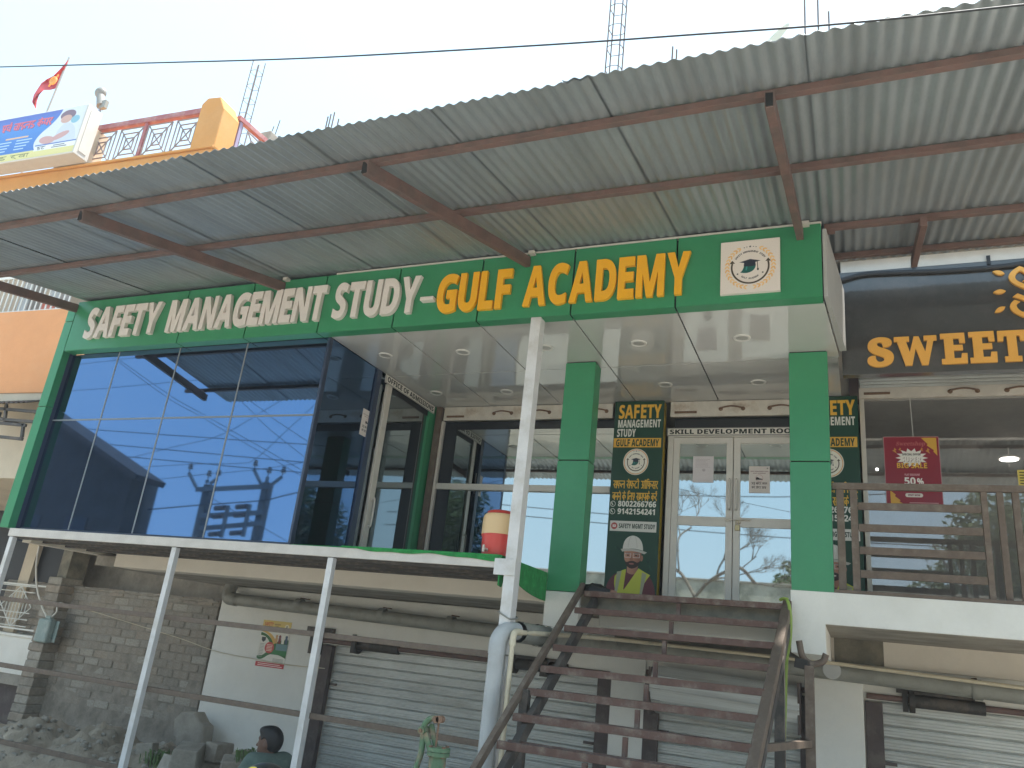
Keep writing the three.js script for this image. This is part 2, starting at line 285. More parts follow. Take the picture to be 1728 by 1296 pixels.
// ---------------------------------------------------------------- sign fascia with letters
const font = await new FontLoader().loadAsync('fonts/droid/droid_sans_bold.typeface.json');
const serif = await new FontLoader().loadAsync('fonts/droid/droid_serif_bold.typeface.json');
const fas = thing('fascia_sign', 'long green panelled fascia with raised pinkish white and yellow letters', 'sign', V(-5.3, SOF, -7.3));
{
  const js = [-10.60, -8.38, -7.21, -6.035, -4.94, -3.818, -2.688, -1.554, -0.137];
  part(fas, 'backing', box(-10.59, -0.15, SOF + 0.02, 5.895, zF - 0.17, zF - 0.03), M.joint);
  for (let i = 0; i < js.length - 1; i++) {
    const a = js[i] + (i ? 0.009 : 0), b = js[i + 1] - 0.009;
    const p = part(fas, 'fascia_panel', box(a, b, SOF + 0.006, 5.905, zF - 0.028, zF, 0.004), M.green);
    part(p, 'return_lip', box(a, b, SOF - 0.002, SOF + 0.004, zF - 0.15, zF - 0.002), M.green);
  }
  part(fas, 'top_trim', box(-5.9, -0.14, 5.907, 5.925, zF - 0.06, zF + 0.006), M.alu);
  function word(text, pL, pR, yb, yt, mf, depth = 0.06) {
    const a = onZ(...pL, zF + depth).x, b = onZ(...pR, zF + depth).x;
    const chars = [...text], H = 1; let x = 0; const gl = [];
    for (const ch of chars) {
      if (ch === ' ') { x += 0.35; continue; }
      const g = new TextGeometry(ch, { font, size: H, depth: 1, curveSegments: 5, bevelEnabled: true, bevelThickness: 0.001, bevelSize: 0.028, bevelSegments: 1 });
      g.computeBoundingBox(); const bb = g.boundingBox; g.translate(x - bb.min.x, 0, 0); x += bb.max.x - bb.min.x + 0.085; gl.push([g, ch]);
    }
    x -= 0.085;
    for (const [g, ch] of gl) {
      g.computeBoundingBox(); const bb = g.boundingBox;
      const capH = 0.73;
      g.scale((b - a) / x, (yt - yb) / (capH + 0.056), depth - 0.004);
      g.translate(a, yb + 0.028 * (yt - yb) / (capH + 0.056), zF + 0.004);
      const mesh = part(fas, 'letter', g, mf);
      mesh.geometry.clearGroups();
    }
  }
  const yb = onZ(1040, 501.5, zF + 0.085).y, yt = onZ(1043, 449, zF + 0.085).y, yb2 = onZ(278, 558.7, zF + 0.085).y, yt2 = onZ(288, 518.5, zF + 0.085).y;
  console.log('letters', yb, yt, yb2, yt2);
  word('SAFETY', [141, 562], [271.5, 521.7], yb2, yt2, M.letterWhite);
  word('MANAGEMENT', [277.5, 557], [550.3, 496.7], yb2, yt2, M.letterWhite);
  word('STUDY', [560.7, 523.3], [708.8, 481.7], yb2, yt2, M.letterWhite);
  const dl = onZ(708, 507, zF + 0.085), dr = onZ(731, 499, zF + 0.085);
  part(fas, 'dash', box(dl.x, dr.x, dl.y, dr.y - 0.0, zF + 0.001, zF + 0.085, 0.006), M.letterWhite);
  word('GULF', [737, 502.5], [864, 468.8], yb, yt, M.letterYellow, 0.048);
  word('ACADEMY', [881, 513.5], [1165.4, 438.5], yb, yt, M.letterYellow, 0.048);
}
// side panel where the fascia meets the shop next door
single('fascia_side_panel', 'pale grey side panel closing the right end of the green fascia', 'panel',
  (() => { const s = new THREE.Shape([[-0.135, zF - 0.02], [-0.02, -8.62], [0.05, -8.62], [-0.10, zF - 0.02]].map(([x, z]) => new THREE.Vector2(x, -z))); const g = new THREE.ExtrudeGeometry(s, { depth: 0.74, bevelEnabled: false }); g.rotateX(-Math.PI / 2); g.translate(0, SOF + 0.005, 0); return g; })(), M.panelGrey);

// ---------------------------------------------------------------- porch ceiling
const sof = thing('porch_ceiling', 'glossy off white panelled porch ceiling with round downlights and dark joints', 'ceiling', V(-3, SOF, -8.8));
{
  const xs = [-5.925, -4.94, -3.818, -2.688, -1.554, -0.13], zr = [zF - 0.155, -8.79, zB + 0.02];
  part(sof, 'backing', box(-5.92, -0.15, SOF + 0.03, SOF + 0.05, zB + 0.02, zF - 0.2), M.joint);
  for (let i = 0; i < 5; i++) for (let k = 0; k < 2; k++) {
    const a = xs[i] + 0.008, b = xs[i + 1] - 0.008, z1 = zr[k] - (k ? 0.008 : 0), z0 = zr[k + 1] + (k ? 0 : 0.008);
    const f = i === 4 ? [b + (k ? 0.10 : 0), b + (k ? 0.12 : 0.115)] : [b, b];
    const s = new THREE.Shape([[a, -z1], [f[0], -z1], [f[1], -z0], [a, -z0]].map(([x, y]) => new THREE.Vector2(x, y)));
    const g = new THREE.ExtrudeGeometry(s, { depth: 0.02, bevelEnabled: false }); g.rotateX(-Math.PI / 2); g.translate(0, SOF + rr(0, 0.001), 0);
    part(sof, 'ceiling_panel', g, M.soffit);
  }
  const ring = plain(0.72, 0.70, 0.67, 0.35), lens = plain(0.42, 0.41, 0.39, 0.3);
  for (const p of [[650.6, 599.5], [781.5, 594], [736, 663], [855, 660.6], [921, 586.5], [1078, 579], [1252, 570], [1122.7, 649], [1280, 645]]) {
    const c = onY(...p, SOF);
    const l = part(sof, 'downlight', (() => { const g = new THREE.LatheGeometry([[0.062, -0.002], [0.07, -0.012], [0.088, -0.011], [0.095, -0.001], [0.095, 0.002]].map(([x, y]) => new THREE.Vector2(x, y)), 28); return g.translate(c.x, SOF, c.z); })(), ring);
    part(l, 'lens', new THREE.CylinderGeometry(0.064, 0.064, 0.004, 24).translate(c.x, SOF - 0.004, c.z), lens);
  }
}

// ---------------------------------------------------------------- blue mirrored glass facade on the left
const gf = thing('glass_facade', 'blue mirrored glass facade with thin grey joints below the green fascia', 'glass wall', V(-8.2, FLOOR, zG));
{
  const top = SOF - 0.003, bot = LEDGE + 0.03, xm = [-10.602, onZ(204.6, 587, zG).x, onZ(307, 581, zG).x, onZ(420, 575.4, zG).x, -5.93];
  console.log('mullions', xm.map((v) => v.toFixed(3)).join(' '));
  const yt = onZ(300, 705, zG).y;
  part(gf, 'backing', box(xm[0], -5.95, bot, top, zG - 0.05, zG - 0.02), M.gasket);
  for (let i = 0; i < 4; i++) for (const [a, b] of [[bot, yt], [yt, top]]) {
    const g = box(xm[i] + 0.007, xm[i + 1] - 0.007, a + 0.006, b - 0.006, zG - 0.012, zG);
    const c = V((xm[i] + xm[i + 1]) / 2, (a + b) / 2, zG); g.translate(-c.x, -c.y, -c.z); g.rotateX(rr(-0.0006, 0.0006)); g.rotateY(rr(-0.0006, 0.0006)); g.translate(c.x, c.y, c.z);
    part(gf, 'pane', g, M.glassBlue);
  }
  for (let i = 1; i < 4; i++) part(gf, 'joint_strip', box(xm[i] - 0.011, xm[i] + 0.011, bot, top, zG - 0.006, zG + 0.004), M.gasket);
  part(gf, 'joint_strip', box(xm[0], xm[4], yt - 0.011, yt + 0.011, zG - 0.006, zG + 0.0045), M.gasket);
  part(gf, 'corner_mullion', box(-5.96, -5.925, bot, top, zG - 0.06, zG + 0.012, 0.004), M.navyFrame);
  part(gf, 'bottom_rail', box(-10.55, -5.93, LEDGE - 0.01, bot, zG - 0.04, zG + 0.02, 0.004), M.navyFrame);
  const xl = -10.79, xr = -10.615;
  for (const [a, b] of [[LEDGE - 0.0, 4.24], [4.25, 5.585], [5.597, 5.86]]) part(gf, 'corner_trim', box(xl, xr, a, b, zF - 0.22, zF - 0.002, 0.004), M.green);
  part(gf, 'inner_trim', box(xr + 0.002, xm[0] - 0.002, FLOOR + 0.01, SOF - 0.004, zG - 0.1, zG + 0.05), M.navyFrame);
}
// glass return with the office door
const off = thing('office_front', 'dark blue glass return wall with a white edged office door', 'glass wall', V(-5.93, LEDGE, -8.8));
{
  const X = -5.93;
  part(off, 'pane', box(X - 0.012, X, LEDGE + 0.03, SOF - 0.003, -8.46, zG - 0.02), M.glassBlue);
  part(off, 'rail', box(X - 0.02, X + 0.006, LEDGE, LEDGE + 0.03, -10.1, zG - 0.02), M.navyFrame);
  part(off, 'mid_rail', box(X - 0.055, X - 0.014, 3.5, 3.58, -8.4, zG - 0.1), M.gasket);
  part(off, 'post', box(X - 0.05, X + 0.03, LEDGE, SOF - 0.004, -8.57, -8.46, 0.006), M.navyFrame);
  const d = part(off, 'door_stile', box(X - 0.02, X + 0.03, LEDGE + 0.02, 4.985, -8.88, -8.76, 0.006), M.alu);
  part(d, 'handle', tube([V(X + 0.03, 3.0, -8.83), V(X + 0.07, 3.0, -8.83), V(X + 0.07, 3.35, -8.83), V(X + 0.03, 3.35, -8.83)], 0.012, 8), M.alu);
  part(off, 'side_light', box(X - 0.05, X - 0.04, LEDGE + 0.03, SOF - 0.004, -8.76, -8.57), M.glassTint);
  part(off, 'door_pane', box(X - 0.012, X, LEDGE + 0.03, 4.9, -9.98, -8.882), M.glassTint);
  part(off, 'transom', box(X - 0.03, X + 0.01, 4.902, SOF - 0.004, -9.98, -8.882), M.blackFrame);
  part(off, 'green_post', box(X - 0.05, X + 0.045, LEDGE, SOF - 0.003, zB + 0.03, -9.98, 0.005), M.green);
}
// ---------------------------------------------------------------- printed sheets (canvas): lettering and pictures on flat boards
function canvas(w, h, draw) {
  const c = document.createElement('canvas'); c.width = w; c.height = h; const x = c.getContext('2d'); draw(x, w, h);
  const t = new THREE.CanvasTexture(c); t.colorSpace = THREE.SRGBColorSpace; t.needsUpdate = true; return t;
}
const printMat = (t, rough = 0.5) => new THREE.MeshStandardMaterial({ map: t, roughness: rough, side: THREE.DoubleSide });
function fitText(x, s, cx, y, w, h, color, font = 'bold', align = 'center', fam = 'sans-serif') { // text squeezed into w x h (cap height h), baseline y
  x.save(); x.font = `${font} 100px ${fam}`; x.textAlign = 'left'; x.fillStyle = color; const m = x.measureText(s).width;
  x.translate(align === 'center' ? cx - w / 2 : cx, y); x.scale(w / m, h / 72); x.fillText(s, 0, 0); if (font === 'bold') { x.strokeStyle = color; x.lineWidth = 3; x.strokeText(s, 0, 0); } x.restore();
}
// Devanagari, drawn stroke by stroke: x from 0 to the glyph's width, y from the head line (0) down to 1
const A = (cx, cy, rx, ry, a0, a1, n = 8) => Array.from({ length: n + 1 }, (_, i) => { const a = (a0 + (a1 - a0) * i / n) * Math.PI / 180; return [cx + rx * Math.cos(a), cy + ry * Math.sin(a)]; });
const DEV = {
  'स': [0.92, [A(0.22, 0.2, 0.2, 0.2, -90, 90), [[0.22, 0.4], [0.1, 0.46], [0.52, 0.98]], [[0.3, 0.52], [0.78, 0.52]], [[0.78, 0], [0.78, 1]]]],
  'फ': [1.0, [[[0.45, 0], [0.45, 1]], [[0.1, 0], [0.1, 0.4]], A(0.27, 0.4, 0.18, 0.22, 180, 0), A(0.66, 0.5, 0.2, 0.2, -170, 70)]],
  'ल': [0.95, [[[0.8, 0], [0.8, 1]], A(0.24, 0.62, 0.17, 0.24, 100, 330), A(0.56, 0.55, 0.17, 0.2, 180, 360), [[0.8, 0.5], [0.73, 0.5]]]],
  'ट': [0.8, [[[0.42, 0], [0.42, 0.22]], A(0.42, 0.57, 0.3, 0.35, -90, -330, 12)]],
  'र': [0.6, [A(0.2, 0.2, 0.2, 0.2, -90, 90), [[0.2, 0.4], [0.1, 0.46], [0.5, 1]]]],
  'न': [0.8, [[[0.65, 0], [0.65, 1]], [[0.65, 0.5], [0.25, 0.5]], A(0.2, 0.5, 0.09, 0.1, 0, 360)]],
  'ब': [0.85, [[[0.7, 0], [0.7, 1]], A(0.42, 0.52, 0.27, 0.24, 0, 360, 12), [[0.25, 0.4], [0.58, 0.68]]]],
  'क': [1.0, [[[0.45, 0], [0.45, 1]], A(0.27, 0.52, 0.18, 0.2, 0, 360, 10), A(0.66, 0.52, 0.2, 0.2, -170, 70)]],
  'ए': [0.8, [[[0.2, 0], [0.2, 0.45], [0.6, 0.62], [0.28, 0.8]], [[0.62, 0], [0.62, 0.6], [0.3, 0.82], [0.62, 1]]]],
  'म': [0.9, [[[0.72, 0], [0.72, 1]], [[0.2, 0], [0.2, 0.6]], A(0.17, 0.66, 0.1, 0.1, 0, 360), [[0.2, 0.6], [0.72, 0.6]]]],
  'प': [0.85, [[[0.7, 0], [0.7, 1]], [[0.14, 0], [0.14, 0.35]], A(0.42, 0.35, 0.28, 0.28, 180, 20)]],
  'त': [0.8, [[[0.65, 0], [0.65, 1]], [[0.65, 0.42], [0.4, 0.45], [0.24, 0.6], [0.3, 0.95]]]],
  'अ': [1.0, [A(0.25, 0.25, 0.19, 0.22, -120, 90), A(0.25, 0.68, 0.22, 0.24, -90, 130), [[0.38, 0.5], [0.78, 0.5]], [[0.78, 0], [0.78, 1]]]],
  'च': [0.8, [[[0.65, 0], [0.65, 1]], [[0.08, 0.4], [0.6, 0.4]], A(0.42, 0.6, 0.24, 0.25, 200, 30)]],
  'इ': [0.8, [[[0.4, 0], [0.4, 0.2]], A(0.4, 0.35, 0.24, 0.15, -90, -270), A(0.4, 0.65, 0.26, 0.16, -90, 110), [[0.4, 0.85], [0.6, 1.05]]]],
  'ड': [0.75, [[[0.4, 0], [0.4, 0.22]], A(0.4, 0.38, 0.24, 0.16, -90, -270), A(0.38, 0.75, 0.26, 0.21, -90, 150)]],
  'व': [0.8, [[[0.68, 0], [0.68, 1]], A(0.42, 0.52, 0.26, 0.24, 0, 360, 12)]],
  'य': [0.85, [[[0.7, 0], [0.7, 1]], [[0.14, 0], [0.24, 0.3], [0.14, 0.5], [0.3, 0.7], [0.7, 0.6]]]],
  'ज': [0.9, [[[0.78, 0], [0.78, 1]], [[0.78, 0.45], [0.4, 0.45]], A(0.26, 0.55, 0.2, 0.3, -60, 130)]],
  'द': [0.75, [[[0.4, 0], [0.4, 0.2]], A(0.38, 0.45, 0.26, 0.25, -80, -280), [[0.4, 0.7], [0.62, 1.02]]]],
  'ा': [0.3, [[[0.15, 0], [0.15, 1]]]],
  'ी': [0.4, [[[0.18, 0], [0.18, 1]], A(-0.02, -0.02, 0.2, 0.28, 0, -150)]],
  'ि': [0.34, [[[0.15, 0], [0.15, 1]], A(0.4, -0.02, 0.25, 0.28, -180, -30)]],
  ' ': [0.42, []],
};
const MARK = { 'े': [[[0, 0], [-0.22, -0.3]]], 'ं': [A(0.02, -0.26, 0.04, 0.05, 0, 360)], 'ॅ': [A(-0.1, -0.26, 0.16, 0.16, 20, 160)], 'ु': [A(-0.12, 1.16, 0.16, 0.14, -90, 160)], 'ै': [[[0, 0], [-0.2, -0.3]], [[0.05, 0], [0.0, -0.34]]], 'R': [A(-0.04, -0.16, 0.12, 0.16, 90, -90)], '्': [] };
function dev(x, text, left, top, width, h, color, lw = 0.15) { // text: glyphs in the order they are drawn
  let W = 0; for (const ch of text) if (DEV[ch]) W += DEV[ch][0] * (1);
  const sx = width / W; x.save(); x.translate(left, top); x.scale(1, 1); x.strokeStyle = color; x.lineCap = 'butt'; x.lineJoin = 'round'; x.lineWidth = lw * h;
  let cx = 0, w0 = 0; const draw = (ss, ox) => { for (const s of ss) { x.beginPath(); s.forEach(([a, b], i) => (i ? x.lineTo : x.moveTo).call(x, (ox + a) * sx, b * h)); x.stroke(); } };
  for (const ch of text) {
    if (DEV[ch]) { w0 = DEV[ch][0]; draw(DEV[ch][1], cx); if (ch !== ' ') { x.beginPath(); x.moveTo((cx - 0.05) * sx, 0); x.lineTo((cx + w0) * sx, 0); x.stroke(); } cx += w0; } else if (MARK[ch]) draw(MARK[ch], cx - w0 * 0.35);
  }
  x.restore();
}
function arcText(x, s, cx, cy, r, a0, a1, size, color, inner) { // text along a circle, angles in degrees from the right, clockwise
  x.save(); x.font = `bold ${size}px sans-serif`; x.fillStyle = color; x.textAlign = 'center';
  [...s].forEach((ch, i) => { const a = (a0 + (a1 - a0) * (i + 0.5) / s.length) * D2R; x.save(); x.translate(cx + r * Math.cos(a), cy + r * Math.sin(a)); x.rotate(a + (inner ? -Math.PI / 2 : Math.PI / 2)); x.fillText(ch, 0, inner ? size * 0.35 : size * 0.35); x.restore(); });
  x.restore();
}
function star(x, cx, cy, r, color) { x.fillStyle = color; x.beginPath(); for (let i = 0; i < 10; i++) { const a = -Math.PI / 2 + i * Math.PI / 5, q = i % 2 ? r * 0.42 : r; x.lineTo(cx + q * Math.cos(a), cy + q * Math.sin(a)); } x.fill(); }
function emblem(x, cx, cy, R, wreath = true) {           // laurel, two arrows, cap over a helmet
  const dark = '#2b2a2c';
  if (wreath) for (const s of [-1, 1]) for (let i = 0; i < 15; i++) { const a = (90 + s * (12 + i * 10)) * D2R; for (const q of [0.93, 1.03]) { x.save(); x.translate(cx + R * q * Math.cos(a), cy + R * q * Math.sin(a)); x.rotate(a + s * (Math.PI / 2) + (q < 1 ? 0.5 : -0.5) * -s); x.fillStyle = i % 2 ? '#e9b876' : '#eec488'; x.beginPath(); x.ellipse(0, 0, R * 0.09, R * 0.036, 0, 0, 7); x.fill(); x.restore(); } }
  x.strokeStyle = '#4b4030'; x.lineWidth = R * 0.075; x.beginPath(); x.arc(cx, cy, R * 0.78, -0.08 * Math.PI, 1.08 * Math.PI); x.stroke();
  for (const s of [-1, 1]) { const px = cx + s * R * 0.76, py = cy - R * 0.26; x.fillStyle = '#4b4030'; x.beginPath(); x.moveTo(px - R * 0.12, py + R * 0.06); x.lineTo(px, py - R * 0.09); x.lineTo(px + R * 0.12, py + R * 0.06); x.fill(); }
  arcText(x, 'SAFETY MANAGEMENT STUDY', cx, cy, R * 0.74, 212, 328, R * 0.12, dark);
  arcText(x, 'GULF ACADEMY', cx, cy, R * 0.56, 130, 50, R * 0.11, dark, true);
  star(x, cx - R * 0.53, cy + R * 0.32, R * 0.055, dark); star(x, cx + R * 0.53, cy + R * 0.32, R * 0.055, dark);
  star(x, cx, cy - R * 0.97, R * 0.06, dark); for (const q of [0.14, 0.25]) for (const s of [-1, 1]) star(x, cx + s * R * q, cy - R * (0.97 - q * q * 0.6), R * 0.032, dark);
  x.fillStyle = '#1f5f57'; x.beginPath(); x.moveTo(cx - R * 0.25, cy - R * 0.1); x.quadraticCurveTo(cx - R * 0.28, cy + R * 0.16, cx - R * 0.42, cy + R * 0.25); x.quadraticCurveTo(cx - R * 0.1, cy + R * 0.36, cx + R * 0.12, cy + R * 0.2); x.quadraticCurveTo(cx + R * 0.24, cy + R * 0.1, cx + R * 0.24, cy - R * 0.1); x.fill();
  x.fillStyle = '#3b8a86'; x.beginPath(); x.ellipse(cx - R * 0.15, cy + R * 0.06, R * 0.035, R * 0.12, 0.15, 0, 7); x.fill();
  x.fillStyle = '#2b2f3d'; x.beginPath(); x.moveTo(cx - R * 0.25, cy - R * 0.22); x.lineTo(cx + R * 0.22, cy - R * 0.22); x.lineTo(cx + R * 0.24, cy - R * 0.04); x.quadraticCurveTo(cx, cy + R * 0.02, cx - R * 0.27, cy - R * 0.04); x.fill();
  x.beginPath(); x.moveTo(cx - R * 0.46, cy - R * 0.24); x.lineTo(cx, cy - R * 0.36); x.lineTo(cx + R * 0.44, cy - R * 0.25); x.lineTo(cx, cy - R * 0.14); x.fill();
  x.strokeStyle = dark; x.lineWidth = R * 0.03; x.beginPath(); x.moveTo(cx + R * 0.3, cy - R * 0.24); x.lineTo(cx + R * 0.33, cy + R * 0.16); x.stroke(); x.fillStyle = dark; x.fillRect(cx + R * 0.295, cy + R * 0.1, R * 0.07, R * 0.1);
}
// printed picture of a worker with crossed arms: hard hat, glasses, hi-vis vest
function worker(x, cx, top, S, smile) {
  const P = (f) => { x.beginPath(); f(); x.closePath(); };
  const X = (v) => cx + v * S * (Math.abs(v) > 0.34 ? 1.16 : 1), Y = (v) => top + v * S;
  const skin = x.createLinearGradient(X(-0.2), 0, X(0.2), 0); skin.addColorStop(0, '#c08d74'); skin.addColorStop(0.6, '#b07d66'); skin.addColorStop(1, '#8d5f4d');
  x.fillStyle = '#6a2f36'; P(() => { x.moveTo(X(-0.62), Y(1.3)); x.quadraticCurveTo(X(-0.56), Y(0.86), X(-0.3), Y(0.78)); x.lineTo(X(0.3), Y(0.74)); x.quadraticCurveTo(X(0.56), Y(0.84), X(0.6), Y(1.35)); x.lineTo(X(0.56), Y(1.5)); x.lineTo(X(-0.6), Y(1.5)); });
  x.fill();
  x.fillStyle = skin; P(() => { x.moveTo(X(-0.13), Y(0.6)); x.lineTo(X(0.18), Y(0.6)); x.lineTo(X(0.17), Y(0.78)); x.quadraticCurveTo(X(0.02), Y(0.88), X(-0.13), Y(0.78)); }); x.fill();
  x.fillStyle = '#c9c945'; P(() => { x.moveTo(X(-0.15), Y(0.7)); x.quadraticCurveTo(X(-0.34), Y(0.74), X(-0.4), Y(0.9)); x.quadraticCurveTo(X(-0.44), Y(1.2), X(-0.3), Y(1.5)); x.lineTo(X(0.18), Y(1.5)); x.lineTo(X(-0.2), Y(1.22)); x.closePath(); }); x.fill();
  P(() => { x.moveTo(X(0.2), Y(0.66)); x.quadraticCurveTo(X(0.34), Y(0.74), X(0.46), Y(0.82)); x.quadraticCurveTo(X(0.3), Y(1.1), X(0.2), Y(1.5)); x.lineTo(X(-0.24), Y(1.5)); x.lineTo(X(-0.19), Y(1.24)); }); x.fill();
  x.fillStyle = '#a9aa8c'; for (const [a, b, c, d] of [[-0.35, 0.78, -0.27, 0.75], [0.3, 0.76, 0.37, 0.8]]) { P(() => { x.moveTo(X(a), Y(b)); x.lineTo(X(c), Y(d)); x.lineTo(X(c - 0.08), Y(1.5)); x.lineTo(X(a - 0.05), Y(1.5)); }); x.fill(); }
  x.fillStyle = skin; P(() => { x.moveTo(X(-0.66), Y(1.3)); x.quadraticCurveTo(X(-0.4), Y(1.2), X(-0.34), Y(1.34)); x.lineTo(X(-0.26), Y(1.5)); x.lineTo(X(-0.7), Y(1.5)); }); x.fill();
  P(() => { x.moveTo(X(0.12), Y(1.43)); x.quadraticCurveTo(X(0.3), Y(1.32), X(0.54), Y(1.42)); x.lineTo(X(0.56), Y(1.52)); x.lineTo(X(0.1), Y(1.52)); }); x.fill();
  x.strokeStyle = '#8d5f4d'; x.lineWidth = 0.012 * S; for (let i = 0; i < 4; i++) { x.beginPath(); x.moveTo(X(-0.62 + i * 0.06), Y(1.33)); x.lineTo(X(-0.5 + i * 0.06), Y(1.47)); x.stroke(); }
  x.fillStyle = '#9a6a57'; x.beginPath(); x.ellipse(X(0.27), Y(0.4), 0.04 * S, 0.08 * S, 0.1, 0, 7); x.fill();
  x.fillStyle = skin; P(() => { x.moveTo(X(-0.23), Y(0.22)); x.quadraticCurveTo(X(-0.25), Y(0.5), X(-0.12), Y(0.62)); x.quadraticCurveTo(X(0.02), Y(0.72), X(0.15), Y(0.62)); x.quadraticCurveTo(X(0.27), Y(0.5), X(0.26), Y(0.22)); }); x.fill();
  x.fillStyle = 'rgba(42,28,26,0.88)'; P(() => { x.moveTo(X(-0.21), Y(0.46)); x.quadraticCurveTo(X(-0.17), Y(0.66), X(0.0), Y(0.68)); x.quadraticCurveTo(X(0.2), Y(0.66), X(0.25), Y(0.44)); x.quadraticCurveTo(X(0.18), Y(0.55), X(0.1), Y(0.5)); x.quadraticCurveTo(X(0), Y(0.45), X(-0.1), Y(0.5)); x.quadraticCurveTo(X(-0.17), Y(0.54), X(-0.21), Y(0.46)); }); x.fill();
  x.fillStyle = smile ? '#e8d8cc' : '#a0665c'; x.beginPath(); x.ellipse(X(-0.01), Y(0.555), 0.075 * S, 0.022 * S, 0, 0, 7); x.fill();
  x.fillStyle = '#9b6b58'; P(() => { x.moveTo(X(-0.02), Y(0.3)); x.lineTo(X(-0.07), Y(0.46)); x.lineTo(X(0.04), Y(0.465)); }); x.fill();
  x.fillStyle = '#2a1f1d'; for (const e of [-0.12, 0.11]) { x.beginPath(); x.ellipse(X(e), Y(0.335), 0.03 * S, 0.017 * S, 0, 0, 7); x.fill(); x.fillRect(X(e - 0.065), Y(0.275), 0.13 * S, 0.018 * S); }
  x.strokeStyle = 'rgba(235,235,235,0.7)'; x.lineWidth = 0.013 * S; x.strokeRect(X(-0.21), Y(0.29), 0.17 * S, 0.1 * S); x.strokeRect(X(0.03), Y(0.29), 0.18 * S, 0.1 * S);
  x.fillStyle = '#d9d6cf'; P(() => { x.moveTo(X(-0.28), Y(0.19)); x.quadraticCurveTo(X(-0.28), Y(-0.16), X(0.0), Y(-0.19)); x.quadraticCurveTo(X(0.29), Y(-0.16), X(0.3), Y(0.2)); x.quadraticCurveTo(X(0.0), Y(0.12), X(-0.28), Y(0.19)); }); x.fill();
  x.fillStyle = '#bdb9b0'; P(() => { x.moveTo(X(-0.34), Y(0.18)); x.quadraticCurveTo(X(0.02), Y(0.12), X(0.36), Y(0.24)); x.lineTo(X(0.34), Y(0.29)); x.quadraticCurveTo(X(0.02), Y(0.18), X(-0.29), Y(0.25)); }); x.fill();
  x.strokeStyle = '#c8c4bc'; x.lineWidth = 0.02 * S; for (const s of [-0.1, 0.1]) { x.beginPath(); x.moveTo(X(s * 1.3), Y(0.13)); x.quadraticCurveTo(X(s * 1.1), Y(-0.1), X(s * 0.5), Y(-0.18)); x.stroke(); }
}
const T = {};
T.banner = [false, true].map((smile) => canvas(440, 1680, (x, w, h) => {
  x.fillStyle = '#123f2c'; x.fillRect(0, 0, w, h);
  for (let i = 0; i < 26; i++) { x.fillStyle = i % 2 ? '#0e3525' : '#174a34'; x.save(); x.translate(rr(0, w), rr(900, h)); x.rotate(rr(0, 3)); x.beginPath(); x.ellipse(0, 0, rr(10, 26), rr(4, 10), 0, 0, 7); x.fill(); x.restore(); }
  fitText(x, 'SAFETY', 226, 150, 386, 118, '#e3b03c');
  fitText(x, 'MANAGEMENT', 224, 232, 388, 66, '#d9d7cf'); fitText(x, 'STUDY', 28, 312, 170, 66, '#d9d7cf', 'bold', 'left');
  x.fillStyle = '#e0ad40'; x.fillRect(4, 326, 424, 80); fitText(x, 'GULF ACADEMY', 216, 396, 384, 60, '#1f3a26');
  x.fillStyle = '#e8e2d5'; x.beginPath(); x.arc(214, 530, 112, 0, 7); x.fill(); x.strokeStyle = '#d9a672'; x.lineWidth = 7; x.beginPath(); x.arc(214, 530, 103, 0, 7); x.stroke(); emblem(x, 214, 532, 96, false);
  dev(x, 'सफल सेफटी अॉफिसर'.replace('अॉ', 'अाॅ').replace('फि', 'िफ'), 26, 694, 392, 62, '#e3b03c', 0.125);
  dev(x, 'बनने के िलए सम्पकR करें', 22, 794, 392, 60, '#e3b03c', 0.125);
  for (const [y, n] of [[906, '8002266766'], [968, '9142154241']]) { x.strokeStyle = '#d9d7cf'; x.lineWidth = 5; x.beginPath(); x.arc(32, y - 20, 22, 0, 7); x.stroke(); x.lineWidth = 8; x.beginPath(); x.arc(44, y - 32, 22, 2.0, 3.2); x.stroke(); fitText(x, n, 76, y, 334, 46, '#e2e0d8', 'bold', 'left'); }
  x.fillStyle = '#d5d3cc'; x.fillRect(18, 1024, 402, 84); x.fillStyle = '#b0524f'; x.beginPath(); x.arc(56, 1066, 28, 0, 7); x.fill(); x.fillStyle = '#e8e2dc'; x.fillRect(42, 1056, 28, 20); x.fillStyle = '#b0524f'; x.beginPath(); x.moveTo(52, 1060); x.lineTo(62, 1066); x.lineTo(52, 1072); x.fill();
  fitText(x, 'SAFETY MGMT STUDY', 96, 1082, 312, 36, '#22332a', 'bold', 'left');
  worker(x, 226, 1196, 300, smile);
}));
T.logo = canvas(512, 512, (x, w, h) => { x.fillStyle = '#e4d9d0'; x.fillRect(0, 0, w, h); emblem(x, 258, 262, 205); });
T.skill = canvas(1024, 72, (x, w, h) => { x.fillStyle = '#d6d0c6'; x.fillRect(0, 0, w, h); x.strokeStyle = '#2a2c2c'; x.lineWidth = 4; x.strokeRect(3, 3, w - 6, h - 6); fitText(x, 'SKILL DEVELOPMENT ROOM', w / 2, 57, 985, 42, '#161b16'); });
T.office = canvas(1024, 120, (x, w, h) => { x.fillStyle = '#d9d4cb'; x.fillRect(0, 0, w, h); x.strokeStyle = '#2a2c2c'; x.lineWidth = 5; x.strokeRect(4, 4, w - 8, h - 8); fitText(x, 'OFFICE OF ADMISSIONS', w / 2, 94, 970, 70, '#15191a'); });
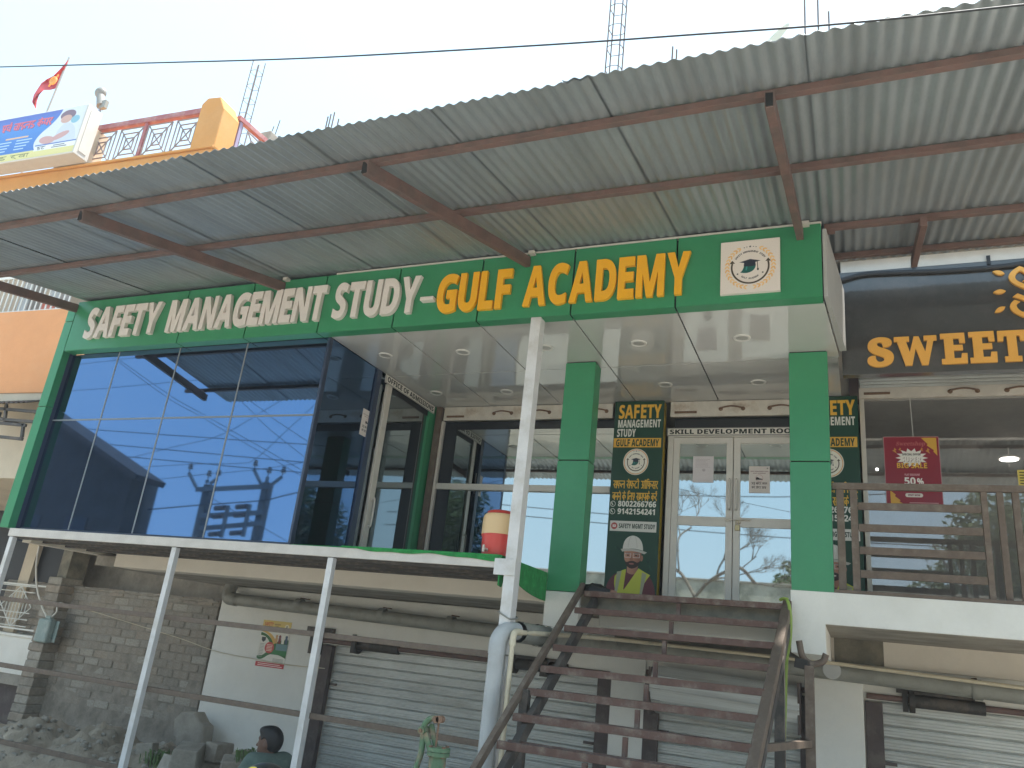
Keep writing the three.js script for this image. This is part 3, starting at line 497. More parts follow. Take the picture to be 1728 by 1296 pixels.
T.notice = canvas(300, 400, (x, w, h) => {
  x.fillStyle = '#d9cfc9'; x.fillRect(0, 0, w, h); fitText(x, 'SAFETY MANAGEMENT STUDY', 150, 84, 260, 14, '#8d6a68'); fitText(x, 'GULF ACADEMY', 150, 112, 190, 13, '#8d6a68');
  x.strokeStyle = '#b07d7a'; x.lineWidth = 4; x.beginPath(); x.arc(150, 180, 52, 0, 7); x.stroke(); x.fillStyle = '#2c2526'; x.beginPath(); x.moveTo(100, 196); x.lineTo(104, 168); x.lineTo(130, 166); x.lineTo(150, 182); x.lineTo(196, 190); x.lineTo(196, 202); x.lineTo(100, 204); x.fill();
  dev(x, 'जतेु बाहर'.replace('ह', 'द') + ' खोल'.replace('खो', 'का'), 34, 246, 230, 30, '#3c2f2f', 0.16); dev(x, 'कर अदर अाए'.replace('अद', 'अंद'), 40, 306, 210, 30, '#3c2f2f', 0.16); x.fillStyle = '#8a8580'; x.beginPath(); x.arc(268, 30, 12, 0, 7); x.fill();
});
T.paper = canvas(300, 400, (x, w, h) => { x.fillStyle = '#d8d0d2'; x.fillRect(0, 0, w, h); x.fillStyle = '#b9abae'; for (let i = 0; i < 7; i++) x.fillRect(34, 46 + i * 20, 150 + rr(0, 80), 5); x.strokeStyle = '#77666c'; x.lineWidth = 3; x.beginPath(); x.arc(160, 214, 20, 0, 7); x.stroke(); x.fillStyle = '#9a8b90'; x.fillRect(148, 206, 24, 16); });
T.sale = canvas(512, 640, (x, w, h) => {
  x.fillStyle = '#8e1a2c'; x.fillRect(0, 0, w, h); x.strokeStyle = '#b98a8a'; x.lineWidth = 5; x.strokeRect(3, 3, w - 6, h - 6);
  x.fillStyle = '#d8a437'; x.beginPath(); x.moveTo(350, 12); x.lineTo(490, 12); x.lineTo(490, 180); x.lineTo(455, 140); x.lineTo(462, 128); x.lineTo(400, 84); x.lineTo(408, 70); x.fill(); x.beginPath(); x.moveTo(40, 500); x.lineTo(90, 540); x.lineTo(80, 552); x.lineTo(130, 590); x.lineTo(120, 600); x.lineTo(170, 630); x.lineTo(40, 630); x.fill();
  x.font = 'italic bold 50px serif'; x.fillStyle = '#c06a62'; x.textAlign = 'center'; x.fillText('Sweetshop', 250, 84);
  x.fillStyle = '#e6e0d6'; x.beginPath(); for (let i = 0; i < 28; i++) { const a = i / 28 * 6.2832, q = i % 2 ? 0.68 : 1; x.lineTo(254 + 150 * q * Math.cos(a), 200 + 92 * q * Math.sin(a)); } x.fill();
  for (const [cx, cy, s] of [[100, 130, 1], [150, 120, 0.7], [350, 120, 0.7], [405, 132, 1]]) { x.fillStyle = '#c98a3c'; x.beginPath(); x.moveTo(cx, cy - 26 * s); x.lineTo(cx + 20 * s, cy - 6 * s); x.lineTo(cx + 8 * s, cy); x.lineTo(cx + 22 * s, cy + 30 * s); x.lineTo(cx - 22 * s, cy + 2 * s); x.lineTo(cx - 6 * s, cy - 4 * s); x.fill(); }
  fitText(x, 'SPECIAL OFFER', 254, 176, 170, 18, '#241c1c'); fitText(x, 'SUPER', 252, 238, 180, 44, '#5d1420'); fitText(x, 'SUPER', 249, 235, 180, 44, '#efe9e0'); fitText(x, 'BIG SALE', 256, 298, 284, 46, '#4d1420'); fitText(x, 'BIG SALE', 252, 294, 284, 46, '#e2ad32');
  fitText(x, 'FLAT DISCOUNT', 250, 364, 140, 18, '#d9a8a8'); fitText(x, '50', 226, 446, 106, 66, '#f0ebe2'); fitText(x, '%', 320, 446, 62, 60, '#f0ebe2');
  x.fillStyle = '#ded6cc'; x.beginPath(); x.roundRect(176, 524, 160, 36, 18); x.fill(); fitText(x, 'VISIT NOW', 256, 549, 110, 16, '#6b2a30'); x.fillStyle = '#c79a9a'; x.fillRect(210, 606, 260, 7);
});
T.poster = canvas(384, 512, (x, w, h) => {
  x.fillStyle = '#dcd9cf'; x.fillRect(0, 0, w, h); x.fillStyle = '#d8bf72'; x.fillRect(0, 0, w, 112);
  fitText(x, 'SAFETY', 84, 62, 120, 40, '#c2502e'); fitText(x, 'MANAGEMENT', 200, 46, 84, 14, '#8a6a3a'); fitText(x, 'STUDY', 194, 66, 50, 14, '#8a6a3a'); x.fillStyle = '#c2602e'; x.fillRect(20, 70, 200, 34); fitText(x, 'GULF ACADEMY', 118, 98, 180, 22, '#e8dcb8');
  x.fillStyle = '#e8dcb8'; x.beginPath(); x.arc(330, 60, 30, 0, 7); x.fill(); x.fillStyle = '#4a4638'; x.fillRect(322, 46, 14, 22);
  x.fillStyle = '#3b6b3c'; x.beginPath(); x.moveTo(0, 140); x.quadraticCurveTo(120, 150, 190, 250); x.quadraticCurveTo(300, 190, 384, 200); x.lineTo(384, 400); x.quadraticCurveTo(200, 330, 120, 400); x.quadraticCurveTo(40, 460, 0, 420); x.lineTo(0, 400); x.quadraticCurveTo(90, 400, 130, 330); x.quadraticCurveTo(170, 230, 60, 180); x.lineTo(0, 170); x.fill();
  x.fillStyle = '#d2a95a'; x.beginPath(); x.moveTo(40, 120); x.quadraticCurveTo(160, 130, 230, 240); x.lineTo(190, 260); x.quadraticCurveTo(130, 150, 10, 130); x.fill(); x.fillStyle = '#6f8f92'; x.fillRect(230, 250, 154, 70); x.fillStyle = '#3f7f4d'; x.fillRect(190, 320, 194, 50);
  for (let i = 0; i < 4; i++) { x.fillStyle = ['#c79b6b', '#7a3c3c', '#e5dfd2', '#4f5c6e'][i]; x.beginPath(); x.ellipse(220 + i * 44, 170, 16, 18, 0, 0, 7); x.fill(); x.fillRect(204 + i * 44, 186, 34, 60); }
  x.fillStyle = '#c2504c'; x.beginPath(); x.arc(146, 300, 62, 0, 7); x.fill(); for (let i = 0; i < 5; i++) { x.fillStyle = '#e8c8b8'; x.fillRect(108, 266 + i * 16, 76, 8); }
  x.fillStyle = '#3a4238'; x.beginPath(); x.moveTo(22, 190); x.lineTo(78, 190); x.lineTo(76, 226); x.lineTo(50, 246); x.lineTo(24, 226); x.fill(); x.fillStyle = '#9a9a92'; for (let i = 0; i < 10; i++) x.fillRect(14, 262 + i * 16, 56, 5); for (let i = 0; i < 4; i++) x.fillRect(220, 412 + i * 12, 140, 5);
  x.fillStyle = '#b9484a'; x.fillRect(0, 462, w, 50); x.fillStyle = '#e5c9c4'; x.fillRect(30, 474, 300, 8); x.fillRect(30, 492, 330, 8);
});
T.clinic = canvas(1024, 400, (x, w, h) => {
  const g = x.createLinearGradient(0, 0, 0, 330); g.addColorStop(0, '#5566b4'); g.addColorStop(0.4, '#4a86cc'); g.addColorStop(1, '#3f72bd'); x.fillStyle = g; x.fillRect(0, 0, w, h);
  for (const [dx, dy, c] of [[4, 4, '#2d3a80'], [0, 0, '#d6606c']]) { dev(x, 'अस्पताल', 20 + dx, 66 + dy, 300, 62, c, 0.2); dev(x, 'एवं चाइलड केयर', 350 + dx, 60 + dy, 420, 62, c, 0.2); }
  for (const [dx, c] of [[5, '#27407e'], [0, '#dfe8ee']]) dev(x, 'त कुमार', 90 + dx, 196 + dx, 250, 66, c, 0.2);
  x.fillStyle = '#e2b48a'; x.fillRect(420, 190, 190, 14); x.fillStyle = '#b9cfe6'; for (let i = 0; i < 4; i++) { x.fillRect(380 - i * 10, 224 + i * 26, 100, 9); x.fillRect(520, 220 + i * 26, 130 - i * 16, 9); }
  x.fillStyle = '#d9858a'; x.fillRect(0, 310, 200, 26); x.fillStyle = '#d9cf8a'; x.fillRect(0, 336, w, 64); dev(x, 'दट मेन रोड दवा'.replace('रो', 'रा'), 10, 356, 660, 30, '#5a5f35', 0.16);
  x.fillStyle = '#d6d9dc'; x.beginPath(); x.moveTo(1024, 0); x.lineTo(830, 0); x.quadraticCurveTo(820, 90, 730, 170); x.quadraticCurveTo(650, 260, 700, 330); x.lineTo(1024, 330); x.fill();
  x.fillStyle = '#7e6470'; x.beginPath(); x.ellipse(890, 60, 60, 44, 0, 0, 7); x.fill(); x.fillStyle = '#c9a090'; x.beginPath(); x.ellipse(886, 96, 44, 36, 0, 0, 7); x.fill(); x.fillStyle = '#c8cdd8'; x.beginPath(); x.moveTo(830, 300); x.quadraticCurveTo(840, 140, 900, 130); x.quadraticCurveTo(990, 140, 1010, 300); x.fill(); x.fillStyle = '#86b4c4'; x.beginPath(); x.arc(960, 110, 34, 0, 7); x.fill();
  x.fillStyle = '#c79a94'; x.beginPath(); x.ellipse(780, 262, 64, 34, 0.2, 0, 7); x.fill(); x.beginPath(); x.ellipse(880, 240, 70, 26, -0.4, 0, 7); x.fill();
  x.fillStyle = '#4d6db0'; x.fillRect(700, 296, 324, 10); x.fillStyle = '#e6e6e4'; x.fillRect(700, 306, 324, 42); dev(x, 'डट', 720, 316, 70, 24, '#3c3c46', 0.2); x.fillStyle = '#6a6a72'; x.fillRect(850, 316, 90, 8); x.fillRect(840, 332, 120, 8);
});
// ---------------------------------------------------------------- back of the porch: window, shutters rolled up, double door, banners, signs
const kB = (p) => onZ(p[0], p[1], zB);
function rolledShutter(name, label, x0, x1, y0, y1, z, handles, slats) {
  const t = thing(name, label, 'shutter', V((x0 + x1) / 2, y0, z - 0.03), 'rolled up shutters over the shop openings');
  part(t, 'bottom_bar', box(x0, x1, y0, y1, z - 0.05, z, 0.006), M.shutterBar);
  for (const hx of handles) { const h = part(t, 'handle', tube([V(hx - 0.15, (y0 + y1) / 2 - 0.01, z - 0.005), V(hx - 0.13, (y0 + y1) / 2, z + 0.03), V(hx, (y0 + y1) / 2 + 0.018, z + 0.042), V(hx + 0.13, (y0 + y1) / 2, z + 0.03), V(hx + 0.15, (y0 + y1) / 2 - 0.01, z - 0.005)], 0.011, 7), M.rustRaw); for (const s of [-1, 1]) part(h, 'handle_plate', new THREE.CylinderGeometry(0.026, 0.03, 0.014, 10).rotateX(Math.PI / 2).translate(hx + s * 0.145, (y0 + y1) / 2 - 0.008, z + 0.004), M.rustRaw); }
  part(t, 'bolt', box(x0 + 0.06, x0 + 0.36, y0 + 0.045, y0 + 0.075, z - 0.002, z + 0.018, 0.004), M.rustRaw);
  for (let i = 0; i < slats; i++) part(t, 'slat', box(x0 + 0.01, x1 - 0.01, y1 + 0.004 + i * 0.045, y1 + 0.045 + i * 0.045, z - 0.04, z - 0.012, 0.01), M.shutter);
  return t;
}
const yBar0 = kB([1234, 704]).y, yBar1 = SOF - 0.006;
rolledShutter('rolled_shutter', 'rusty white bottom bar of a rolled up shutter over the mirrored window', -5.74, -3.02, yBar0, yBar1, zB + 0.06, [onZ(852, 690, zB).x, onZ(915, 687, zB).x, onZ(1010, 684, zB).x], 0);
rolledShutter('rolled_shutter', 'rusty white bottom bar of a rolled up shutter over the glass double door', -2.20, -0.54, yBar0, yBar1, zB + 0.06, [onZ(1236, 689, zB).x, -0.75], 0);

const win = thing('shop_window', 'wide mirrored shop window with an aluminium rail and a black top band', 'window', V(-4.3, FLOOR, zB));
{
  const x0 = -5.83, x1 = -3.0, yr = 3.87, yTop = yBar0 - 0.005, yBand = onZ(1000, 722, zB).y;
  part(win, 'jamb', box(x0 - 0.03, x0 + 0.06, FLOOR, SOF - 0.006, zB - 0.06, zB + 0.10, 0.006), M.rust2);
  part(win, 'jamb', box(x0 + 0.062, x0 + 0.1, FLOOR, yTop, zB - 0.02, zB + 0.045, 0.004), M.alu);
  part(win, 'side_band', box(x0 + 0.102, x0 + 0.32, FLOOR, yTop, zB - 0.06, zB - 0.022), M.blackFrame);
  part(win, 'top_band', box(x0 + 0.322, x1, yBand, yTop, zB - 0.06, zB - 0.022), M.blackFrame);
  part(win, 'rail', box(x0 + 0.102, x1, yr - 0.06, yr + 0.03, zB - 0.02, zB + 0.03, 0.004), M.alu);
  part(win, 'rail', box(x0 + 0.102, x1, FLOOR - 0.01, FLOOR + 0.05, zB - 0.02, zB + 0.03, 0.004), M.alu);
  for (const [a, b] of [[FLOOR + 0.05, yr - 0.06], [yr + 0.03, yBand]]) {
    part(win, 'pane', box(x0 + 0.322, -4.462, a, b, zB - 0.034, zB - 0.024), M.glassDoor);
    part(win, 'pane', box(-4.458, x1, a, b, zB - 0.034, zB - 0.024), M.glassDoor);
  }
}
const dl = kB([1135, 800]).x, dm = kB([1237.5, 800]).x, dr = -0.53, dt = kB([1234, 738]).y, drail = kB([1237, 880]).y;
const door = thing('glass_double_door', 'aluminium framed mirrored double door with pull handles and a bolt', 'door', V(dm, FLOOR, zB));
{
  const st = 0.085;
  part(door, 'frame', [box(dl - 0.075, dl, FLOOR, dt + 0.075, zB - 0.06, zB + 0.02, 0.005), box(dr, dr + 0.07, FLOOR, dt + 0.075, zB - 0.06, zB + 0.02, 0.005), box(dl, dr, dt, dt + 0.075, zB - 0.06, zB + 0.018, 0.005)], M.alu);
  part(door, 'transom_pane', box(dl, dr, dt + 0.077, yBar0 - 0.004, zB - 0.04, zB - 0.03), M.blackFrame);
  for (const [a, b, s] of [[dl + 0.004, dm - 0.004, 1], [dm + 0.004, dr - 0.004, -1]]) {
    const leaf = part(door, 'door_leaf', [box(a, a + st, FLOOR + 0.01, dt - 0.004, zB - 0.03, zB + 0.014, 0.004), box(b - st, b, FLOOR + 0.01, dt - 0.004, zB - 0.03, zB + 0.014, 0.004), box(a + st, b - st, dt - 0.09, dt - 0.004, zB - 0.03, zB + 0.013, 0.004), box(a + st, b - st, drail - 0.07, drail + 0.05, zB - 0.03, zB + 0.013, 0.004), box(a + st, b - st, FLOOR + 0.01, FLOOR + 0.13, zB - 0.03, zB + 0.013, 0.004)], M.alu);
    for (const [y0, y1] of [[drail + 0.05, dt - 0.09], [FLOOR + 0.13, drail - 0.07]]) part(leaf, 'pane', box(a + st, b - st, y0, y1, zB - 0.014, zB - 0.006), M.glassDoor);
    const hx = s > 0 ? b - 0.04 : a + 0.04;
    part(leaf, 'handle', tube([V(hx, drail + 0.17, zB + 0.012), V(hx, drail + 0.17, zB + 0.06), V(hx, drail + 0.52, zB + 0.06), V(hx, drail + 0.52, zB + 0.012)], 0.013, 8), M.alu);
  }
  part(door, 'bolt', [rod(V(dm - 0.1, drail + 0.02, zB + 0.03), V(dm + 0.22, drail + 0.015, zB + 0.03), 0.009), box(dm - 0.08, dm - 0.03, drail - 0.02, drail + 0.06, zB + 0.014, zB + 0.03), box(dm + 0.04, dm + 0.1, drail - 0.03, drail + 0.05, zB + 0.014, zB + 0.03)], M.shutterBar);
  part(door, 'padlock', [box(dm + 0.03, dm + 0.09, drail - 0.12, drail - 0.05, zB + 0.016, zB + 0.044, 0.006), tube([V(dm + 0.045, drail - 0.05, zB + 0.03), V(dm + 0.045, drail + 0.0, zB + 0.03), V(dm + 0.075, drail + 0.0, zB + 0.03), V(dm + 0.075, drail - 0.05, zB + 0.03)], 0.005, 6)], plain(0.45, 0.36, 0.2, 0.35, 0.7));
}
function board(name, label, category, x0, x1, y0, y1, z, thick, tex, body, rough, group) { // a printed board with real thickness
  const t = thing(name, label, category, V((x0 + x1) / 2, y0, z - thick / 2), group);
  part(t, 'board', box(x0, x1, y0, y1, z - thick, z), body);
  part(t, 'print', rectZ(x0 + 0.001, x1 - 0.001, y0 + 0.001, y1 - 0.001, z + 0.0025), printMat(tex, rough));
  return t;
}
const matYellow = surf({ base: [0.47, 0.33, 0.03], amp: 0.1, size: 0.8, rough: 0.6 }), matPaper = plain(0.6, 0.57, 0.55, 0.8), matBoardGreen = plain(0.01, 0.05, 0.028, 0.4);
for (const [x0, i, label] of [[-2.962, 0, 'tall dark green banner with a hard hatted worker beside the double door'], [-0.527, 1, 'tall dark green banner behind the brown balcony railing, mostly hidden by a pillar']]) {
  const t = board('banner', label, 'banner', x0, x0 + 0.69, FLOOR, SOF - 0.012, zB + 0.14, 0.03, T.banner[i], matBoardGreen, 0.45, 'green banners at the entrance');
  part(t, 'side_return', box(x0 + 0.645, x0 + 0.685, FLOOR, SOF - 0.02, zB - 0.05, zB + 0.108), matYellow);
}
const sk = { x0: kB([1127, 728]).x, y0: kB([1180, 736.5]).y, y1: kB([1180, 723.5]).y };
board('room_sign', 'narrow white sign strip with dark capitals over the glass double door', 'sign', sk.x0, sk.x0 + 1.76, sk.y0, sk.y1, zB + 0.045, 0.02, T.skill, matPaper, 0.5);
{
  const t = thing('room_sign', 'narrow white sign strip with black capitals over the office door', 'sign', V(-5.88, 4.9, -9.4));
  const X = -5.875, z1 = onX(651, 641, X).z, z0 = onX(733, 695, X).z, y1 = SOF - 0.012, y0 = y1 - 0.125;
  part(t, 'board', box(X - 0.012, X, y0, y1, z0, z1), matPaper);
  part(t, 'bracket', box(X - 0.043, X - 0.012, y0 + 0.03, y1 - 0.03, z0 + 0.2, z0 + 0.3), M.blackFrame);
  part(t, 'print', quadSheet(V(X + 0.0025, y0, z1), V(X + 0.0025, y0, z0), V(X + 0.0025, y1, z0), V(X + 0.0025, y1, z1)), printMat(T.office));
}
board('notice_paper', 'pinkish white paper with faint typing taped to the left door leaf', 'notice', kB([1169, 800]).x, kB([1204, 800]).x, kB([1187, 814]).y, kB([1187, 770]).y, zB + 0.004, 0.006, T.paper, matPaper, 0.8);
board('notice_paper', 'white notice with a crossed shoe picture on the right door leaf', 'notice', kB([1264, 800]).x, kB([1299, 800]).x, kB([1282, 832]).y, kB([1282, 787]).y, zB + 0.004, 0.006, T.notice, matPaper, 0.8);
{
  const X = -5.93, a = onX(607, 737, X), b = onX(632, 712, X);
  const t = thing('notice_paper', 'white notice with a shoe picture stuck on the dark blue glass', 'notice', V(X, a.y, (a.z + b.z) / 2));
  const z1 = onX(613, 690, X).z, z0 = onX(632, 698, X).z, y1 = onX(614, 689, X).y, y0 = onX(607, 733, X).y;
  part(t, 'sheet', box(X + 0.0005, X + 0.003, y0, y1, z0, z1), matPaper);
  part(t, 'print', quadSheet(V(X + 0.005, y0, z1), V(X + 0.005, y0, z0), V(X + 0.005, y1, z0), V(X + 0.005, y1, z1)), printMat(T.notice, 0.8));
}
{
  const z = zF + 0.04, a = onZ(1214.5, 497, z), b = onZ(1316, 490, z), c = onZ(1316.5, 402, z), d = onZ(1217.5, 408.5, z);
  board('emblem_board', 'square pinkish white board with a laurel and graduation cap emblem on the green fascia', 'sign', (a.x + d.x) / 2, (b.x + c.x) / 2, (a.y + b.y) / 2, (c.y + d.y) / 2, z, 0.038, T.logo, M.letterWhite, 0.5);
}

// ---------------------------------------------------------------- canopy of corrugated sheets on steel arms
const slope = 0.165, roofY = (z) => 5.93 + slope * (zF - z);  // underside of the sheets: falls towards the street
function roofYz(z) { return 5.93 - slope * (z - zF); }
function corrugated(x0, x1, zb, zf, yOf, lift0, lift1, pitch = 0.1, amp = 0.0115, th = 0.003) {
  const n = Math.max(2, Math.round((x1 - x0) / pitch * 8)), zs = [zf, zf - 0.7, (zf + zb) / 2, zb + 0.4, zb], pos = [], idx = [], m = zs.length;
  for (let s = 0; s < 2; s++) for (let j = 0; j < m; j++) for (let i = 0; i <= n; i++) {
    const x = x0 + (x1 - x0) * i / n; pos.push(x, yOf(zs[j]) + lift0 + (lift1 - lift0) * i / n + amp * Math.sin(x / pitch * 2 * Math.PI) + s * th, zs[j]);
  }
  const w = n + 1, o = m * w, q = (a, b, c, d) => idx.push(a, b, c, a, c, d);
  for (let j = 0; j < m - 1; j++) for (let i = 0; i < n; i++) { const a = j * w + i, b = a + w; q(a, b, b + 1, a + 1); q(o + a, o + a + 1, o + b + 1, o + b); }
  for (let i = 0; i < n; i++) { q(i, i + 1, o + i + 1, o + i); const e = (m - 1) * w + i; q(e, o + e, o + e + 1, e + 1); }
  const g = new THREE.BufferGeometry(); g.setAttribute('position', new THREE.Float32BufferAttribute(pos, 3)); g.setIndex(idx); g.computeVertexNormals(); return g;
}
const can = thing('canopy', 'long corrugated metal canopy on reddish brown steel arms over the shop fronts', 'canopy', V(-4, 5.4, -5.6));
{
  const zEdge = -4.14; let x = -10.6, k = 0; const wS = 1.262;
  while (x < 4.2) {
    if (x < -0.6 && x + wS > -0.6) { part(can, 'sheet', corrugated(x, -0.15, zF - 0.5, zEdge, roofYz, 0.03, 0.012), M.sheet); x = -0.36; continue; }
    const backZ = x > -0.5 ? -8.5 : zF - 0.5, x1 = x + wS + 0.2;
    part(can, 'sheet', corrugated(x, x1, backZ, zEdge + rr(-0.012, 0.012), roofYz, 0.027, 0.012), M.sheet);
    x += wS; k++;
  }
  const arms = [[-10.62, -10.68], [-6.72, -7.17], [-3.25, -3.70], [-0.34, -0.40]], hA = 0.125, wA = 0.065, top = -0.065;
  for (const [xb, xf] of arms) {
    const zb = zF - 0.005, zf = -4.6, y = (z) => roofYz(z) + top - hA / 2;
    const a = part(can, 'arm', bar(V(xb, y(zb), zb), V(xf, y(zf), zf), wA, hA, 0.006), M.rust);
    part(a, 'end_shade_plate', box(xf - wA / 2 + 0.008, xf + wA / 2 - 0.008, y(zf) - hA / 2 + 0.009, y(zf) + hA / 2 - 0.009, zf - 0.01, zf + 0.008), M.joint);  // dark plate paints the shade inside an open tube end
    if (xb > -10) part(a, 'wall_plate', box(xb + 0.02, xb + 0.09, roofYz(zF) - 0.055, roofYz(zF) - 0.018, zF + 0.002, zF + 0.07), M.alu);
  }
  for (const z of [-4.7, -5.9]) part(can, 'purlin', box(-11.1, 4.3, roofYz(z) - 0.062, roofYz(z) - 0.004, z - 0.03, z + 0.03, 0.004), M.rust);
  for (const z of [-7.32, -8.2]) part(can, 'purlin', box(-0.12, 4.3, roofYz(z) - 0.062, roofYz(z) - 0.004, z - 0.03, z + 0.03, 0.004), M.rust);
  part(can, 'arm', bar(V(0.75, roofYz(-7.2) - 0.12, -7.2), V(0.75, roofYz(-8.4) - 0.12, -8.4), 0.06, 0.1, 0.004), M.rust);
  part(can, 'rear_post', box(-0.1, -0.02, 5.92, roofYz(-7.32) - 0.066, -7.4, -7.33), M.rust);
}
// ---------------------------------------------------------------- the shop next door: sign, glass, poster, railing
const zS = -8.9;
{
  const M_signDark = surf({ base: [0.055, 0.053, 0.05], alt: [0.085, 0.075, 0.068], amount: 0.4, edge: 0.25, amp: 0.1, size: 1.4, rough: 0.3, bump: 0.0025, bumpKind: 'coarse', phys: { clearcoat: 1, clearcoatRoughness: 0.06 } });
  const y0 = onZ(1421, 633, zS).y, y1 = onZ(1416, 461, zS).y;
  const t = thing('shop_sign', 'glossy dark brown shop sign with orange serif letters and a knot ornament', 'sign', V(2, y0, zS - 0.06));
  part(t, 'sign_panel', box(0.005, 4.4, y0, y1, zS - 0.12, zS, 0.006), M_signDark);
  const or = surf({ base: [0.80, 0.40, 0.075], amp: 0.06, size: 0.9, rough: 0.45 });
  const spans = [['S', 1463, 1508, 619, 569], ['W', 1509.5, 1582, 616, 567], ['E', 1588, 1632, 613.5, 562], ['E', 1636, 1682, 611.5, 559], ['T', 1684.5, 1733, 609.5, 557]];
  for (const [ch, a, b, yb, yt] of spans) {
    const L = onZ(a, (yb + yt) / 2, zS + 0.03), R = onZ(b, (yb + yt) / 2, zS + 0.03), B = onZ((a + b) / 2, yb, zS + 0.03).y, T2 = onZ((a + b) / 2, yt, zS + 0.03).y;
    const g = new TextGeometry(ch, { font: serif, size: 1, depth: 1, curveSegments: 6, bevelEnabled: true, bevelThickness: 0.001, bevelSize: 0.055, bevelSegments: 1 });
    g.computeBoundingBox(); const bb = g.boundingBox; g.translate(-bb.min.x, -bb.min.y, -bb.min.z); g.scale((R.x - L.x) / (bb.max.x - bb.min.x), (T2 - B) / (bb.max.y - bb.min.y), 0.028 / (bb.max.z - bb.min.z)); g.translate(L.x, B, zS + 0.002);
    part(t, 'letter', g, or);
  }
  const ext = (s, x, y, rot, sc) => { const g = new THREE.ExtrudeGeometry(s, { depth: 0.024, bevelEnabled: true, bevelSize: 0.004, bevelThickness: 0.004, bevelSegments: 1, curveSegments: 8 }); g.scale(sc, sc, 1); g.rotateZ(rot); g.translate(x, y, zS + 0.005); return g; };
  const leaf = () => { const s = new THREE.Shape(); s.moveTo(-1, 0); s.quadraticCurveTo(-0.1, 0.85, 1, 0); s.quadraticCurveTo(-0.1, -0.85, -1, 0); return s; };
  for (const [px, py, r] of [[1684.5, 462, -0.35], [1686, 494, 0.05], [1687, 524, 0.5]]) { const c = onZ(px, py, zS); part(t, 'leaf_ornament', ext(leaf(), c.x, c.y, r + Math.PI, 0.058), or); }
  const ring = (flip) => { const s = new THREE.Shape(); s.moveTo(0, 1); s.bezierCurveTo(-0.45, 0.75, -0.78, 0.45, -0.74, 0.1); s.bezierCurveTo(-0.7, -0.3, -0.2, -0.62, 0.2, -0.86); s.lineTo(0.5, -0.62); s.bezierCurveTo(0.2, -0.45, -0.3, -0.25, -0.34, 0.05); s.bezierCurveTo(-0.36, 0.3, -0.2, 0.5, 0, 0.62); s.bezierCurveTo(0.2, 0.5, 0.36, 0.3, 0.34, 0.05); s.bezierCurveTo(0.3, -0.08, 0.2, -0.16, 0.1, -0.2); s.lineTo(0.42, -0.36); s.bezierCurveTo(0.62, -0.2, 0.72, -0.05, 0.74, 0.1); s.bezierCurveTo(0.78, 0.45, 0.45, 0.75, 0, 1); return s; };
  const c1 = onZ(1722, 472, zS), c2 = onZ(1724, 515, zS);
  part(t, 'knot_ornament', ext(ring(), c1.x, c1.y, 0, 0.15), or); part(t, 'knot_ornament', ext(ring(), c2.x, c2.y, Math.PI, 0.15), or);
  for (const r of [[0.0, 0.2, 1]]) { const g = new THREE.RingGeometry(0.4, 1, 4); const s = new THREE.Shape([[-1, 0], [0, 1], [1, 0], [0, -1]].map(([a, b]) => new THREE.Vector2(a, b))); part(t, 'leaf_ornament', ext(leaf(), c1.x + 0.32, c1.y - 0.16, 0, 0.06), or); g.dispose(); }
  // pale housing above the sign, with its hanging strips
  part(t, 'sign_housing', box(0.02, 4.4, y1 + 0.004, y1 + 0.34, zS - 0.3, zS - 0.015, 0.006), M.alu);
  part(t, 'cable_strip', tube([onZ(1418, 474, zS + 0.02), onZ(1455, 464, zS + 0.02), onZ(1500, 461, zS + 0.02), onZ(1600, 457, zS + 0.02), onZ(1680, 451, zS + 0.02), onZ(1740, 443, zS + 0.02)], 0.03, 8), M.wire);
  for (const p of [[1542, 452], [1668, 440]]) { const q = onZ(...p, zS); part(t, 'strap', box(q.x - 0.018, q.x + 0.018, q.y - 0.05, q.y + 0.06, zS + 0.001, zS + 0.012), M.wire); }
  part(t, 'bracket', box(0.3, 0.36, y1 + 0.345, y1 + 0.5, zS - 0.28, zS - 0.2), M.rust);
}
const xs0 = onZ(1459, 800, zB).x;
